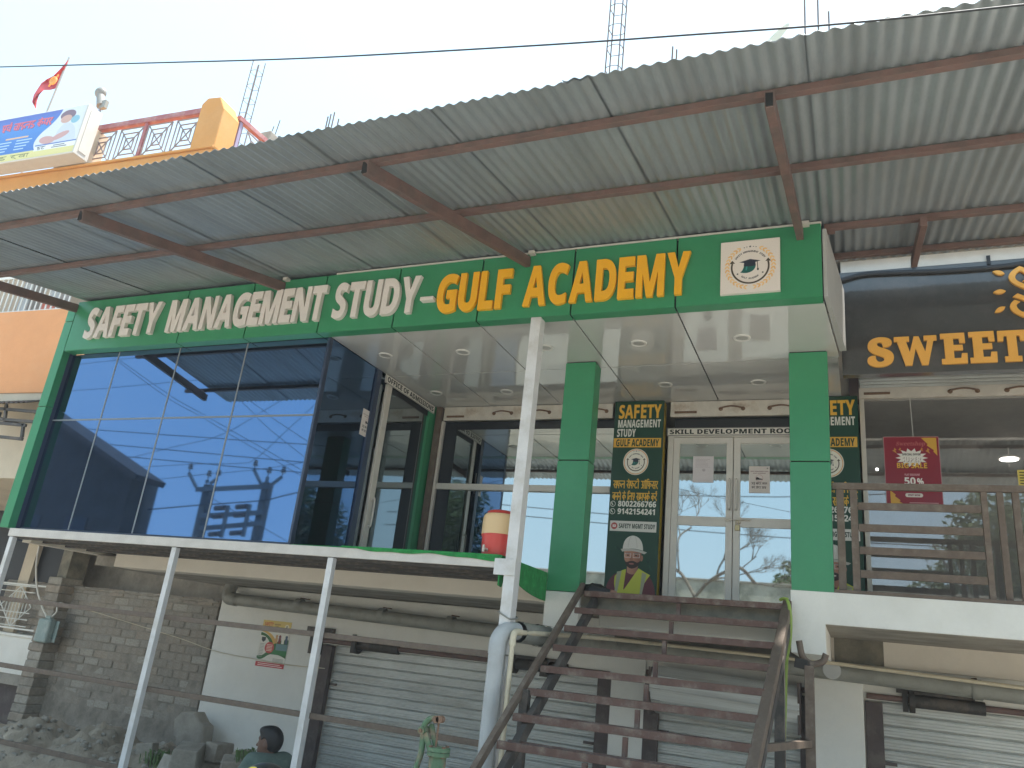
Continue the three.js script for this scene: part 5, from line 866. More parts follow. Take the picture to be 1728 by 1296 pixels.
// ---------------------------------------------------------------- brick wall, rubble and neighbour on the left
{
  const z = zW + 0.02, x0 = -15.6, x1 = -10.06, yT = 1.86;
  const t = thing('brick_wall', 'rough weathered brick wall of uneven bricks beside the white wall', 'wall', V((x0 + x1) / 2, -0.8, z - 0.1));
  part(t, 'mortar', box(x0, x1, -0.8, yT, z - 0.25, z - 0.016), M.mortar);
  const bh = 0.136, bl = 0.36; let row = 0;
  const variants = Array.from({ length: 6 }, () => { const g = new RoundedBoxGeometry(1, 1, 1, 1, 0.09); const p = g.attributes.position; for (let i = 0; i < p.count; i++) p.setXYZ(i, p.getX(i) + 0, p.getY(i), p.getZ(i)); uvMetres(g); return g; });
  for (let y = -0.1; y < yT - 0.02; y += bh, row++) {
    for (let x = x0 + (row % 2 ? -bl / 2 : 0) + rr(-0.03, 0.03); x < x1; x += bl) {
      const a = Math.max(x + 0.006, x0), b = Math.min(x + bl - rr(0.008, 0.016), x1); if (b - a < 0.05) continue;
      if (row === 6 && Math.abs(x + 11.9) < 0.19) continue;           // a missing brick
      const flush = y < 0.55 && rnd() < 0.45;
      const m = new THREE.Mesh(variants[Math.floor(rnd() * 6)], M.brickMats[Math.floor(rnd() * 5)]);
      m.name = 'brick'; m.castShadow = m.receiveShadow = true;
      m.scale.set(b - a, bh - rr(0.014, 0.022), 0.12); m.position.set((a + b) / 2 - t.position.x, y + bh / 2 - t.position.y + rr(-0.005, 0.005), z - 0.07 + (flush ? -0.006 : rr(-0.004, 0.016)) - t.position.z); m.rotation.set(rr(-0.02, 0.02), rr(-0.02, 0.02), rr(-0.012, 0.012));
      t.add(m);
    }
  }
  part(t, 'coping', box(x0, x1 - 0.02, yT, yT + 0.05, z - 0.2, z + 0.012, 0.02), M.mortar);
  // brick pier in front of it, towards the window
  const pier = thing('brick_pier', 'narrow pier of rough bricks carrying a grey meter box', 'pier', V(-14.2, -0.8, -10.6));
  const pz = -10.62, px0 = onZ(40, 1122, pz).x, px1 = onZ(63, 1122, pz).x;
  part(pier, 'mortar', box(px0 + 0.02, px1 - 0.015, -0.8, 1.96, pz - 0.5, pz - 0.02), M.mortar);
  let i = 0; for (let y = -0.8; y < 1.9; y += 0.15, i++) { const g = box(px0 + rr(-0.03, 0.015), px1 + rr(-0.008, 0.01), y + 0.006, y + 0.144, pz - 0.45, pz + rr(-0.008, 0.01), 0.02); part(pier, 'brick', g, M.brickMats[i % 5]); }
  part(pier, 'upper_post', box(px0 + 0.06, px1 - 0.04, 1.96, 3.4, pz - 0.5, pz - 0.1), M.mould);
  const mb = thing('meter_box', 'grey green metal meter box with rounded corners fixed to the brick pier', 'meter box', V(px1 - 0.15, 0.9, pz + 0.1));
  const c0 = onZ(58, 1083, pz + 0.1), c1 = onZ(92, 1045, pz + 0.1), gb = surf({ base: [0.235, 0.31, 0.30], alt: [0.30, 0.36, 0.35], amount: 0.3, amp: 0.1, size: 0.4, rough: 0.5 });
  part(mb, 'box', box(c0.x, c1.x - 0.02, c0.y, c1.y, pz + 0.005, pz + 0.16, 0.05), gb); part(mb, 'gland', box((c0.x + c1.x) / 2 - 0.04, (c0.x + c1.x) / 2 + 0.08, c1.y - 0.002, c1.y + 0.05, pz + 0.04, pz + 0.12), gb); part(mb, 'base_plate', box(c0.x - 0.01, c1.x + 0.05, c0.y + 0.02, c1.y - 0.03, pz + 0.0, pz + 0.02, 0.008), gb);
  const zc = pz + 0.09, W = (px, py) => onZ(px, py, zc);
  single('white_cable', 'white cable hanging down to the grey meter box', 'cable', [tube([W(66, 922), W(62, 945), W(61, 975), W(64, 1000), W(67, 1010), W(72, 1026), W(79, 1041)], 0.018, 6, 50)], M.wireWhite);
  single('white_cable', 'short white cable end curling up from the grey meter box', 'cable', [tube([W(87, 1041), W(95, 1033), W(97, 1023), W(101, 1018), W(106, 1018)], 0.016, 6, 40)], M.wireWhite);
  // dark recess above the brick wall
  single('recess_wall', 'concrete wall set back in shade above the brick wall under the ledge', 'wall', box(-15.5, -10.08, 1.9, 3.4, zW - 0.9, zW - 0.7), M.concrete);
}
{                                                        // the neighbour's window with its white grille
  const t = thing('neighbour_wall', 'pale neighbouring wall with a barred window left of the brick pier', 'wall', V(-15.5, -0.8, -10.9));
  const z = -10.75, F = (px, py) => onZ(px, py, z);
  const wx1 = onZ(40, 1122, -10.62).x - 0.03, wy0 = F(20, 1073).y, wy1 = 2.75;
  part(t, 'lower_panel', box(-19, wx1, 0.25, wy0, z - 0.2, z + 0.02), M.slabWhite);
  part(t, 'sill', box(-19, wx1, wy0 + 0.001, wy0 + 0.05, z - 0.2, z + 0.06, 0.01), M.slabWhite);
  part(t, 'lintel', box(-19, wx1, 0.06, 0.249, z - 0.16, z + 0.0), M.concrete);
  part(t, 'lower_shutter', box(-19, wx1, -0.8, 0.055, z - 0.2, z - 0.14), M.jamb);
  part(t, 'dark_pane', box(-19, wx1, wy0 + 0.05, 3.3, z - 0.26, z - 0.22), M.blackFrame);
  part(t, 'mullion', box(F(20, 1000).x - 0.1, F(38, 1000).x - 0.1, wy0 + 0.05, 3.3, z - 0.219, z - 0.12), M.beige);
  const g = thing('window_grille', 'white iron window grille of nested diamond bars left of the meter box', 'grille', V(wx1 - 0.7, wy0, z));
  const cx = F(30, 1020).x, cy = (F(30, 988).y + F(30, 1058).y) / 2, hh = (F(30, 988).y - F(30, 1058).y) / 2, hw = hh * 1.15;
  const b = (a, c) => part(g, 'bar', rod(V(a[0], a[1], z + 0.03), V(c[0], c[1], z + 0.03), 0.011, 6), M.grilleWhite);
  for (const o of [-2 * hw, 0]) { for (const s of [-1, 1]) { b([cx + o, cy + s * hh], [cx + o - hw, cy]); b([cx + o, cy + s * hh], [cx + o + hw, cy]); } for (let i = -3; i <= 3; i++) b([cx + o + i * hw * 0.22, cy - hh * (1 - Math.abs(i) * 0.22)], [cx + o + i * hw * 0.22, cy + hh * (1 - Math.abs(i) * 0.22)]); }
  for (const y of [1, 0.72, -0.3, -0.62, -0.95]) b([cx - 3 * hw, cy + y * hh], [cx + hw, cy + y * hh]);
  part(g, 'frame', [bar(V(cx - 3 * hw, cy + hh + 0.03, z + 0.03), V(wx1 + 0.05, cy + hh + 0.03, z + 0.03), 0.03, 0.03), bar(V(cx - 3 * hw, cy - hh - 0.03, z + 0.03), V(wx1 + 0.05, cy - hh - 0.03, z + 0.03), 0.03, 0.03), box(wx1 - 0.001, wx1 + 0.03, cy - hh - 0.03, cy + hh + 0.03, z - 0.1, z + 0.04)], M.grilleWhite);
}
single('wall_wire', 'thin pale wire slung across the brick wall and the white wall', 'wire', [tube([[115, 1022], [150, 1030], [200, 1045], [300, 1076], [365, 1099], [430, 1112], [480, 1121], [548, 1128]].map((p) => onZ(...p, zW + 0.045)), 0.006, 5, 60)], M.pipeCream);
// rubble heap at the foot of the wall
{
  const t = new THREE.PlaneGeometry(9.5, 3.6, 150, 60).rotateX(-Math.PI / 2); const p = t.attributes.position;
  for (let i = 0; i < p.count; i++) { const x = p.getX(i), z = p.getZ(i); const e = Math.max(0, 1 - Math.pow(Math.abs(x) / 4.75, 3)) * Math.max(0, 1 - Math.pow(Math.abs(z - 0.3) / 1.9, 2.5)); const n = 0.10 * Math.sin(x * 2.3 + z * 1.1) + 0.07 * Math.sin(x * 5.1 - z * 3.7) + 0.04 * Math.sin(x * 13 + z * 9) + 0.035 * Math.sin(x * 23 - z * 19) + rr(-0.03, 0.03); p.setY(i, -0.86 + e * (0.56 + 0.27 * Math.max(-1, Math.min(1, x / 2.2)) + n)); }
  t.computeVertexNormals(); t.translate(-11.6, 0, -9.2);
  struct('earth_mound', t, M.earth);
  const zr = -8.6, spots = [[233, 1275, 0.30], [259, 1274, 0.24], [320, 1272, 0.34], [372, 1264, 0.26], [410, 1274, 0.22], [300, 1290, 0.3], [345, 1290, 0.3], [250, 1262, 0.2], [140, 1275, 0.2], [170, 1285, 0.24], [90, 1283, 0.2], [395, 1290, 0.26]];
  const lab = ['broken grey brick upright among the weeds on the earth mound', 'pale square brick standing on the rubble beside a broken one', 'large pinkish slab of masonry lying on the rubble heap', 'pointed brown stone against the white wall on the rubble heap'];
  spots.forEach(([px, py, s], i) => {
    const c = onZ(px, py, zr + (i % 3) * 0.2 - 0.2), g = new RoundedBoxGeometry(s * rr(0.9, 1.3), s * rr(0.5, 0.8), s * rr(0.7, 1.1), 2, s * 0.08), q = g.attributes.position;
    for (let k = 0; k < q.count; k++) { const x = q.getX(k), y = q.getY(k), z2 = q.getZ(k), w = 1 + 0.12 * Math.sin(x * 31 + i) * Math.cos(z2 * 27 + i * 2) + 0.06 * Math.sin(y * 50); q.setXYZ(k, x * w, y * w, z2 * w); }
    g.computeVertexNormals(); g.rotateZ(rr(-0.3, 0.3)); g.rotateY(rr(0, 3)); g.translate(c.x, c.y - s * 0.08, c.z);
    single('rubble_stone', lab[i] ?? 'grey lump of broken masonry lying on the rubble heap', 'stone', g, M.brickMats[(i * 2 + 4) % 5], 'stones on the rubble heap');
  });
  const bits = [], bitG = [0, 1, 2].map((k) => new THREE.IcosahedronGeometry(1, 0).scale(1, 0.6 + 0.15 * k, 0.8));
  for (let i = 0; i < 420; i++) { const x = rr(-14.5, -8.2), z2 = rr(-10.2, -7.7), s2 = rr(0.015, 0.06), e = Math.max(0, 1 - Math.pow(Math.abs(x + 11.6) / 4.75, 3)) * Math.max(0, 1 - Math.pow(Math.abs(z2 + 8.9) / 1.9, 2.5)); bits.push(bitG[i % 3].clone().rotateY(rr(0, 6)).scale(s2 * rr(0.8, 1.6), s2, s2).translate(x, -0.86 + e * (0.58 + 0.27 * Math.max(-1, Math.min(1, (x + 11.6) / 2.2)) + 0.10 * Math.sin((x + 11.6) * 2.3 + (z2 + 9.2) * 1.1) + 0.07 * Math.sin((x + 11.6) * 5.1 - (z2 + 9.2) * 3.7)), z2)); }
  const gr = merge(bits); gr.computeVertexNormals(); const gm = single('rubble_gravel', 'small broken stones and grit strewn over the earth mound', 'gravel', gr, M.brickMats[3]); gm.userData.kind = 'stuff';
  // leaning stone slab
  const zs = -10.6, sh = new THREE.Shape([[318, 1205], [338, 1206], [346, 1222], [352, 1228], [348, 1262], [312, 1264], [311, 1244], [306, 1240], [308, 1215]].map(([x, y]) => { const v = onZ(x, y, zs); return new THREE.Vector2(v.x, v.y); }));
  const gs = new THREE.ExtrudeGeometry(sh, { depth: 0.16, bevelEnabled: true, bevelSize: 0.04, bevelThickness: 0.05, bevelSegments: 3, steps: 3 }); gs.translate(0, 0, zs - 0.05);
  single('leaning_slab', 'rough grey stone slab leaning in the corner where brick meets white wall', 'stone', gs, M.concrete);
  // weeds
  const wl = plain(0.10, 0.16, 0.055, 0.9); const W = (px, py, n, h, label) => { const c = onZ(px, py, -8.5), gs2 = []; for (let i = 0; i < n; i++) { const a = rr(0, 6.28), x = c.x + rr(-0.26, 0.26), z2 = c.z + rr(-0.2, 0.2), hh = h * rr(0.5, 1.2), w = 0.006, dx = Math.cos(a) * hh * 0.5, dz = Math.sin(a) * hh * 0.5; const g = new THREE.BufferGeometry(); g.setAttribute('position', new THREE.Float32BufferAttribute([x - w, c.y - 0.1, z2, x + w, c.y - 0.1, z2, x + dx * 0.5 + w, c.y + hh * 0.6, z2 + dz * 0.5, x - w, c.y - 0.1, z2, x + dx * 0.5 + w, c.y + hh * 0.6, z2 + dz * 0.5, x + dx, c.y + hh * 0.7, z2 + dz], 3)); g.computeVertexNormals(); gs2.push(g); } single('weed_clump', label, 'weeds', gs2, wl, 'weeds on the rubble heap'); };
  W(283, 1280, 130, 0.10, 'dark green weeds between the bricks on the rubble heap'); W(435, 1276, 110, 0.09, 'small leafy weeds on the rubble beside the seated person');
}

// ---------------------------------------------------------------- orange neighbour building with roof terrace
const before = scene.children.length;
{
  const z = -8.6, F = (px, py) => onZ(px, py, z);
  const cr = F(372, 205).x, cl = F(334, 215).x, yBase = F(340, 252).y, yTopP = F(345, 172).y;
  const t = thing('orange_building', 'tall orange plastered neighbouring building with a roof terrace', 'building', V(-16, -0.8, -12));
  const xr = cr - 0.02, yA = F(60, 668).y, yR = F(60, 533).y, yS = F(60, 300).y;
  part(t, 'lower_wall', box(-30, xr, 3.45, yA, -20, z), M.beige);
  part(t, 'upper_wall', box(-30, xr, yA + 0.002, yR, -20, z + 0.02), M.orangePale);
  part(t, 'balcony_back', box(-30, xr, yR + 0.002, yS - 0.9, -20, z - 1.1), M.beige);
  part(t, 'parapet_band', box(-30, xr, yS - 0.9, yBase - 0.02, -20, z, 0.02), M.orange);
  part(t, 'terrace_ledge', box(-30, xr + 0.03, yBase - 0.018, yBase + 0.03, -14, z + 0.04, 0.01), M.orange);
  part(t, 'band_line', box(-30, xr, yBase - 0.42, yBase - 0.40, z + 0.001, z + 0.008), M.beige);
  part(t, 'window', box(-30, -13.5, 4.2, 4.6, z + 0.003, z + 0.03), M.blackFrame); part(t, 'window', box(-30, -13.6, 3.5, 3.95, z + 0.003, z + 0.03), M.blackFrame);
  const s = new THREE.Shape([[cl, yBase + 0.03], [cr, yBase + 0.03], [cr, yTopP - 0.28], [cl + (cr - cl) * 0.72, yTopP], [cl + (cr - cl) * 0.2, yTopP + 0.02], [cl, yTopP - 0.1]].map(([x, y]) => new THREE.Vector2(x, y)));
  part(t, 'corner_pillar', new THREE.ExtrudeGeometry(s, { depth: 0.42, bevelEnabled: true, bevelSize: 0.015, bevelThickness: 0.015, bevelSegments: 1 }).translate(0, 0, z - 0.42), M.orange);
  const x2 = F(176, 250).x; part(t, 'parapet_pier', box(x2 - 1.0, x2 - 0.15, yBase + 0.03, F(150, 232).y, z - 0.3, z), M.beige);
  // terrace railing with square spiral grilles
  const r = thing('terrace_railing', 'maroon topped terrace railing with white square spiral grilles', 'railing', V(cl - 1.5, yBase, z - 0.1));
  const zr = z - 0.12, yT = F(334, 184).y, xL = F(158, 250).x - 0.05, yb = yBase + 0.1;
  part(r, 'hand_rail', box(xL - 3, cl, yT - 0.07, yT + 0.05, zr - 0.05, zr + 0.05, 0.008), M.maroon);
  const cellW = (cl - xL) / 4, midY = (yT - 0.1 + yb) / 2, hy = (yT - 0.16 - yb) / 2;
  part(r, 'mid_post', box(cl - 2 * cellW - 0.035, cl - 2 * cellW + 0.035, yBase + 0.03, yT - 0.07, zr - 0.03, zr + 0.03), M.maroon);
  for (let i = 0; i < 4; i++) {
    const cx = cl - (i + 0.5) * cellW, hx = cellW / 2 - 0.06, bars = []; const R2 = (a, b, c, d) => bars.push(rod(V(cx + a * hx, midY + b * hy, zr), V(cx + c * hx, midY + d * hy, zr), 0.014, 6));
    for (const k of [1, 0.68, 0.36]) { R2(-k, -k, k, -k); R2(k, -k, k, k); R2(k, k, -k, k); R2(-k, k, -k, -k); } R2(-1, -1, 1, 1); R2(-1, 1, 1, -1);
    part(r, 'grille_panel', bars, M.grille);
  }
  part(r, 'foot', box(xL - 3, cl, yb - 0.06, yb - 0.03, zr - 0.015, zr + 0.015), M.grille);
  // return railing along the side
  const e = V(cr - 0.05, 0, 0), f0 = V(cr - 0.06, yT - 0.02, z - 0.45), f1 = onZ(453, 236, -10.6); f1.y = yT - 0.02; f1.x = cr + 0.12;
  const r2 = thing('terrace_railing', 'maroon side railing running back from the orange corner pillar', 'railing', V(cr, yBase, -10));
  const far = V(onZ(455, 240, -11.2).x * 0 + cr + 0.25, yT, -11.9);
  part(r2, 'hand_rail', bar(V(cr - 0.04, yT, z - 0.43), far, 0.1, 0.1, 0.008), M.maroon);
  part(r2, 'post', box(cr - 0.08, cr - 0.01, yBase + 0.03, yT - 0.05, z - 0.55, z - 0.48), plain(0.30, 0.24, 0.36, 0.6));
  for (let i = 0; i < 3; i++) { const bars = [], zc = z - 1.1 - i * 0.95, hz = 0.42; const R2 = (a, b, c, d) => bars.push(rod(V(cr + 0.02 + i * 0.07, midY + b * hy, zc + a * hz), V(cr + 0.02 + i * 0.07, midY + d * hy, zc + c * hz), 0.014, 6)); for (const k of [1, 0.68, 0.36]) { R2(-k, -k, k, -k); R2(k, -k, k, k); R2(k, k, -k, k); R2(-k, k, -k, -k); } R2(-1, -1, 1, 1); R2(-1, 1, 1, -1); part(r2, 'grille_panel', bars, M.grille); }
  part(r2, 'deck_edge', box(cr - 0.02, cr + 0.3, yBase - 0.3, yBase + 0.05, -12, z - 0.5), M.orange);
  // box sign on the terrace edge
  const zs = z + 0.38, S0 = onZ(166, 197, zs), S1 = onZ(132, 268, zs); const ySt = onZ(155, 186, zs).y, ySb = onZ(125, 268, zs).y, xSr = onZ(148, 225, zs).x;
  const sg = thing('clinic_sign', 'blue and yellow box sign with a medical picture on the terrace edge', 'sign', V(xSr - 2.4, ySb, zs - 0.2));
  part(sg, 'sign_box', box(xSr - 5.2, xSr, ySb, ySt, z + 0.045, zs, 0.015), M.alu);
  part(sg, 'print', rectZ(xSr - 3.45, xSr - 0.03, ySb + 0.03, ySt - 0.03, zs + 0.003), printMat(T.clinic, 0.35));
  part(sg, 'end_rib', box(xSr + 0.001, xSr + 0.012, ySb + 0.1, ySt - 0.1, z + 0.12, zs - 0.08), M.alu);
  // flag on its pole
  const zf = -9.4, G = (px, py) => onZ(px, py, zf);
  const fg = thing('flag', 'ragged red pennant with a golden emblem on a slanting white pole', 'flag', V(G(66, 196).x, yBase, zf));
  part(fg, 'pole', rod(V(G(60, 220).x, yBase, zf), G(117, 97), 0.024, 8), plain(0.36, 0.36, 0.35, 0.5));
  const redM = surf({ base: [0.55, 0.05, 0.06], alt: [0.62, 0.10, 0.09], amount: 0.35, edge: 0.2, amp: 0.12, size: 0.6, rough: 0.85 }); redM.transmission = 0;
  const edgeA = [[117, 98], [110, 107], [100, 118], [90, 128], [80, 133], [70, 140], [62, 152], [57, 160], [54, 172]], edgeB = [[112, 112], [107, 125], [101, 142], [92, 150], [84, 152], [74, 152], [66, 160], [62, 172], [61, 185]];
  const pos = [], ix = []; edgeA.forEach((a, i) => { for (let k = 0; k <= 4; k++) { const v = onZ(a[0] + (edgeB[i][0] - a[0]) * k / 4, a[1] + (edgeB[i][1] - a[1]) * k / 4, zf + 0.16 * Math.sin(i * 0.9 + k * 0.8) * Math.min(1, i / 3)); pos.push(v.x, v.y, v.z); } });
  for (let i = 0; i < edgeA.length - 1; i++) for (let k = 0; k < 4; k++) { const a = i * 5 + k; ix.push(a, a + 1, a + 6, a, a + 6, a + 5); }
  const fgG = new THREE.BufferGeometry(); fgG.setAttribute('position', new THREE.Float32BufferAttribute(pos, 3)); fgG.setIndex(ix); fgG.computeVertexNormals();
  const cloth = part(fg, 'cloth', fgG, redM);
  const em = onZ(90, 136, zf + 0.17); part(cloth, 'gold_emblem', [new THREE.TorusGeometry(0.09, 0.028, 6, 18).translate(em.x, em.y, zf + 0.17), rod(V(em.x - 0.12, em.y - 0.14, zf + 0.16), V(em.x + 0.1, em.y + 0.16, zf + 0.16), 0.02, 6)], plain(0.75, 0.36, 0.09, 0.7));
  // flood lamp
  const zl = -9.1, Hh = (px, py) => onZ(px, py, zl);
  const fl = thing('flood_lamp', 'grey round headed terrace lamp on a thin post beside the box sign', 'lamp', V(Hh(168, 205).x, yBase, zl));
  part(fl, 'post', rod(V(Hh(168, 215).x, yBase, zl), Hh(170, 180), 0.03, 8), plain(0.28, 0.3, 0.36, 0.5));
  const gm = plain(0.24, 0.23, 0.21, 0.6); part(fl, 'neck', rod(Hh(171, 180), Hh(170, 160), 0.1, 14, 0.085), gm); part(fl, 'head', new THREE.SphereGeometry(0.135, 20, 14).scale(1, 1, 0.8).translate(Hh(170, 157).x, Hh(170, 157).y, zl), gm); part(fl, 'bracket', box(Hh(174, 178).x - 0.04, Hh(180, 178).x, Hh(174, 184).y, Hh(174, 172).y, zl - 0.04, zl + 0.05, 0.01), M.pipeGrey);
  // balcony with bars, column and hanging cloth behind the canopy arm
  const bl = thing('barred_balcony', 'balcony screen of thin cream bars above the orange wall', 'railing', V(-15, yR, z - 0.1));
  const yTop = F(20, 470).y + 0.5;
  for (let i = 0; i < 26; i++) { const x = F(118, 520).x - i * 0.135; part(bl, 'bar', rod(V(x, yR, z - 0.08), V(x, yTop, z - 0.08), 0.017, 6), M.slabWhite); }
  part(bl, 'top_rail', box(-20, xr, F(20, 478).y - 0.02, F(20, 478).y + 0.03, z - 0.1, z - 0.06), M.slabWhite); part(bl, 'sill_rail', box(-20, xr, yR + 0.003, yR + 0.05, z - 0.12, z - 0.04), M.slabWhite);
  for (const px of [42, 88]) { const x = F(px, 505).x; part(bl, 'column', box(x - 0.13, x + 0.13, yR + 0.05, yTop + 0.6, z - 0.45, z - 0.2, 0.02), M.pipeLight); }
  const clothM = surf({ base: [0.66, 0.25, 0.19], amp: 0.15, size: 0.5, rough: 0.9 });
  const c0 = F(62, 532).x, hang = []; for (let i = 0; i < 10; i++) hang.push([c0 + i * 0.05, (i % 2) * 0.05]);
  const hp = []; for (let i = 0; i < 9; i++) { const [a, da] = hang[i], [b, db] = hang[i + 1]; const q = quadSheet(V(a, yR + 0.06, z - 0.2 + da), V(b, yR + 0.06, z - 0.2 + db), V(b, F(70, 506).y, z - 0.2 + db), V(a, F(70, 506).y, z - 0.2 + da)); q.userData = {}; hp.push(q); }
  single('hanging_cloth', 'pleated salmon pink cloth hanging behind the cream balcony bars', 'cloth', hp, clothM);
  // ragged tin awning and its frame
  const za = z + 0.5, aw = thing('tin_awning', 'ragged tin awning on a dark frame fixed to the pale wall', 'awning', V(-14.5, F(30, 705).y, za));
  const A0 = F(66, 672), A1 = onZ(0, 655, za + 0.1);
  part(aw, 'sheet', corrugated(-18, onZ(60, 676, za).x, z + 0.02, za + 0.12, (zz) => F(40, 672).y - 0.05 - (zz - z) * 0.42, 0, 0, 0.12, 0.014), M.steelDark);
  const fr = (a, b) => part(aw, 'frame_bar', bar(onZ(...a, za), onZ(...b, za), 0.04, 0.05, 0.004), M.steelDark);
  fr([-20, 688], [64, 695]); fr([-20, 706], [60, 712]); fr([11, 682], [8, 712]); fr([40, 715], [37, 738]); fr([-20, 735], [38, 741]); fr([-20, 712], [44, 718]);
  part(aw, 'wall_arm', [bar(onZ(58, 695, za), V(onZ(58, 695, za).x, onZ(58, 695, za).y, z), 0.04, 0.05), bar(onZ(0, 706, za), V(onZ(0, 706, za).x, onZ(0, 706, za).y, z), 0.04, 0.05)], M.steelDark);
}
{                                                        // the neighbour's front is turned a few degrees towards the street
  const pv = V(onZ(372, 205, -8.6).x, 0, -8.6), a = 3.2 * D2R, ax = V(0, 1, 0);
  for (const o of scene.children.slice(before)) { if (/^(tin_awning|flag|flood_lamp)/.test(o.name)) continue; o.position.sub(pv).applyAxisAngle(ax, a).add(pv); o.rotation.y += a; }
}
// ---------------------------------------------------------------- reinforcement cages, dish and cable above the roof
function cage(label, px, pyTop, z, w, h, tilt = 0) {
  const c = onZ(px, pyTop, z); const t = thing('rebar_cage', label, 'rebar', V(c.x, c.y - h, z), 'bare reinforcement rods on the roof');
  const foot = 6.55;
  for (const [a, b] of [[-1, -1], [1, -1], [1, 1], [-1, 1]]) part(t, 'rod', rod(V(c.x + a * w, foot, z + b * w), V(c.x + a * w + tilt * 0.1, c.y + rr(-0.1, 0.2), z + b * w), 0.012, 6), M.rebar);
  for (let y = foot + 0.2; y < c.y - 0.1; y += 0.42) part(t, 'stirrup', tube([V(c.x - w, y, z - w), V(c.x + w, y, z - w), V(c.x + w, y, z + w), V(c.x - w, y, z + w), V(c.x - w, y, z - w)], 0.008, 4, 16), M.rebar);
  return t;
}
cage('bundle of rusty rods in stirrups rising behind the terrace side railing', 436, 112, -11.4, 0.1, 4);
cage('tall ladder like cage of rusty rods rising above the middle of the canopy', 1047, -30, -9.6, 0.105, 5);
for (const [px, py, label] of [[1356, -20, 'long rusty rod tied with wire to the right of the dish'], [1378, -20, 'long rusty rod with a short companion to the right of the dish'], [1397, 20, 'short bare rod furthest right on the roof'], [1130, 80, 'short leaning rod above the canopy beside the tall rod cage'], [1141, 84, 'short upright rod pair above the canopy beside the tall rod cage'], [553, 197, 'short bare rod in the cluster behind the canopy'], [558, 193, 'short bare rod in the cluster behind the canopy'], [564, 190, 'short bare rod in the cluster behind the canopy'], [571, 201, 'short bare rod in the cluster behind the canopy']]) {
  const c = onZ(px, py, -9.6); single('rebar_rod', label, 'rebar', [rod(V(c.x, 6.55, -9.6), V(c.x + (px === 1130 ? 0.05 : 0.01), c.y, -9.6), 0.014, 6)], M.rebar, 'bare rods on the roof');
}
{
  const z = -9.4, c = onZ(1303, 66, z); const t = thing('satellite_dish', 'pale satellite dish standing on the roof behind the canopy edge', 'dish', V(c.x, 6.55, z));
  const g = new THREE.SphereGeometry(0.5, 28, 8, 0, Math.PI * 2, 0, 0.42); g.translate(0, -0.5, 0); g.rotateX(Math.PI / 2 - 0.75); g.rotateY(-1.0); g.scale(1.3, 1.3, 1.3); g.translate(c.x, c.y + 0.06, z);
  part(t, 'reflector', g, plain(0.55, 0.62, 0.58, 0.5)); part(t, 'mast', rod(V(c.x, 6.55, z - 0.1), V(c.x, c.y - 0.05, z - 0.05), 0.03, 8), M.pipeLight);
  const zc = -3.4, P2 = [[-60, 114], [0, 113], [260, 106], [520, 98], [900, 77], [1160, 59], [1420, 40], [1728, 8], [1800, 0]].map((p) => onZ(...p, zc));
  single('overhead_cable', 'black overhead cable stretched across the sky above the canopy', 'cable', [tube(P2, 0.0055, 6, 80)], M.wire);
  const st = onZ(455, 232, -11.3); const s2 = thing('concrete_stub', 'broken concrete column stub with two rods behind the side railing', 'concrete', V(st.x, 6.5, -11.3));
  part(s2, 'stub', box(st.x - 0.13, st.x + 0.2, 6.5, st.y + 0.02, -11.5, -11.1, 0.03), M.concrete); for (const d of [0, 0.14]) part(s2, 'rod', rod(V(st.x + d, st.y, -11.3), V(st.x + d + 0.05, st.y + 0.3 + d, -11.3), 0.012, 6), M.rebar);
}
// ---------------------------------------------------------------- across the street: what the glass mirrors
const mirrorZ = (px, py, zm, z) => { const v = onZ(px, py, 2 * zm - z); return V(v.x, v.y, z); };
{
  const z = 9, R = (px, py) => mirrorZ(px, py, zG, z), tile = surf({ base: [0.055, 0.04, 0.034], alt: [0.035, 0.03, 0.027], amount: 0.4, amp: 0.25, size: 1.2, rough: 0.9, bump: 0.01 }), wallM = surf({ base: [0.055, 0.052, 0.047], alt: [0.04, 0.038, 0.034], amount: 0.4, amp: 0.18, size: 2.2, rough: 0.95 });  // house colours darkened to stand in for shade, though the sun reaches this side
  const t = thing('tiled_house', 'old house with a sloping tiled roof across the street, coloured dark for shade', 'house', V(-36, 0, z + 3));
  const e = R(245, 805), k = R(80, 690), w = R(205, 815);
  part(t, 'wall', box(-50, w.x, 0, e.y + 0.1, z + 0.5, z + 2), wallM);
  const sl = (k.y - e.y) / (e.x - k.x), ridge = -44;
  const s = new THREE.Shape([[e.x, e.y], [ridge, e.y + (e.x - ridge) * sl], [ridge, e.y + (e.x - ridge) * sl - 0.25], [e.x - 0.1, e.y - 0.22]].map(([x, y]) => new THREE.Vector2(x, y)));
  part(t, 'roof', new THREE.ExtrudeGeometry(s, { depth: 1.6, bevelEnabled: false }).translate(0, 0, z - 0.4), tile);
  const gs = new THREE.Shape([[w.x, e.y + 0.1], [ridge, e.y + 0.1], [ridge, e.y + (e.x - ridge) * sl - 0.3]].map(([x, y]) => new THREE.Vector2(x, y)));
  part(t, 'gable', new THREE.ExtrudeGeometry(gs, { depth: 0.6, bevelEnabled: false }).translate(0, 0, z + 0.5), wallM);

  for (let i = 0; i < 3; i++) part(t, 'window', box(-32 - i * 3, -30.6 - i * 3, 3.6, 5.2, z + 0.44, z + 0.498), M.blackFrame);
}
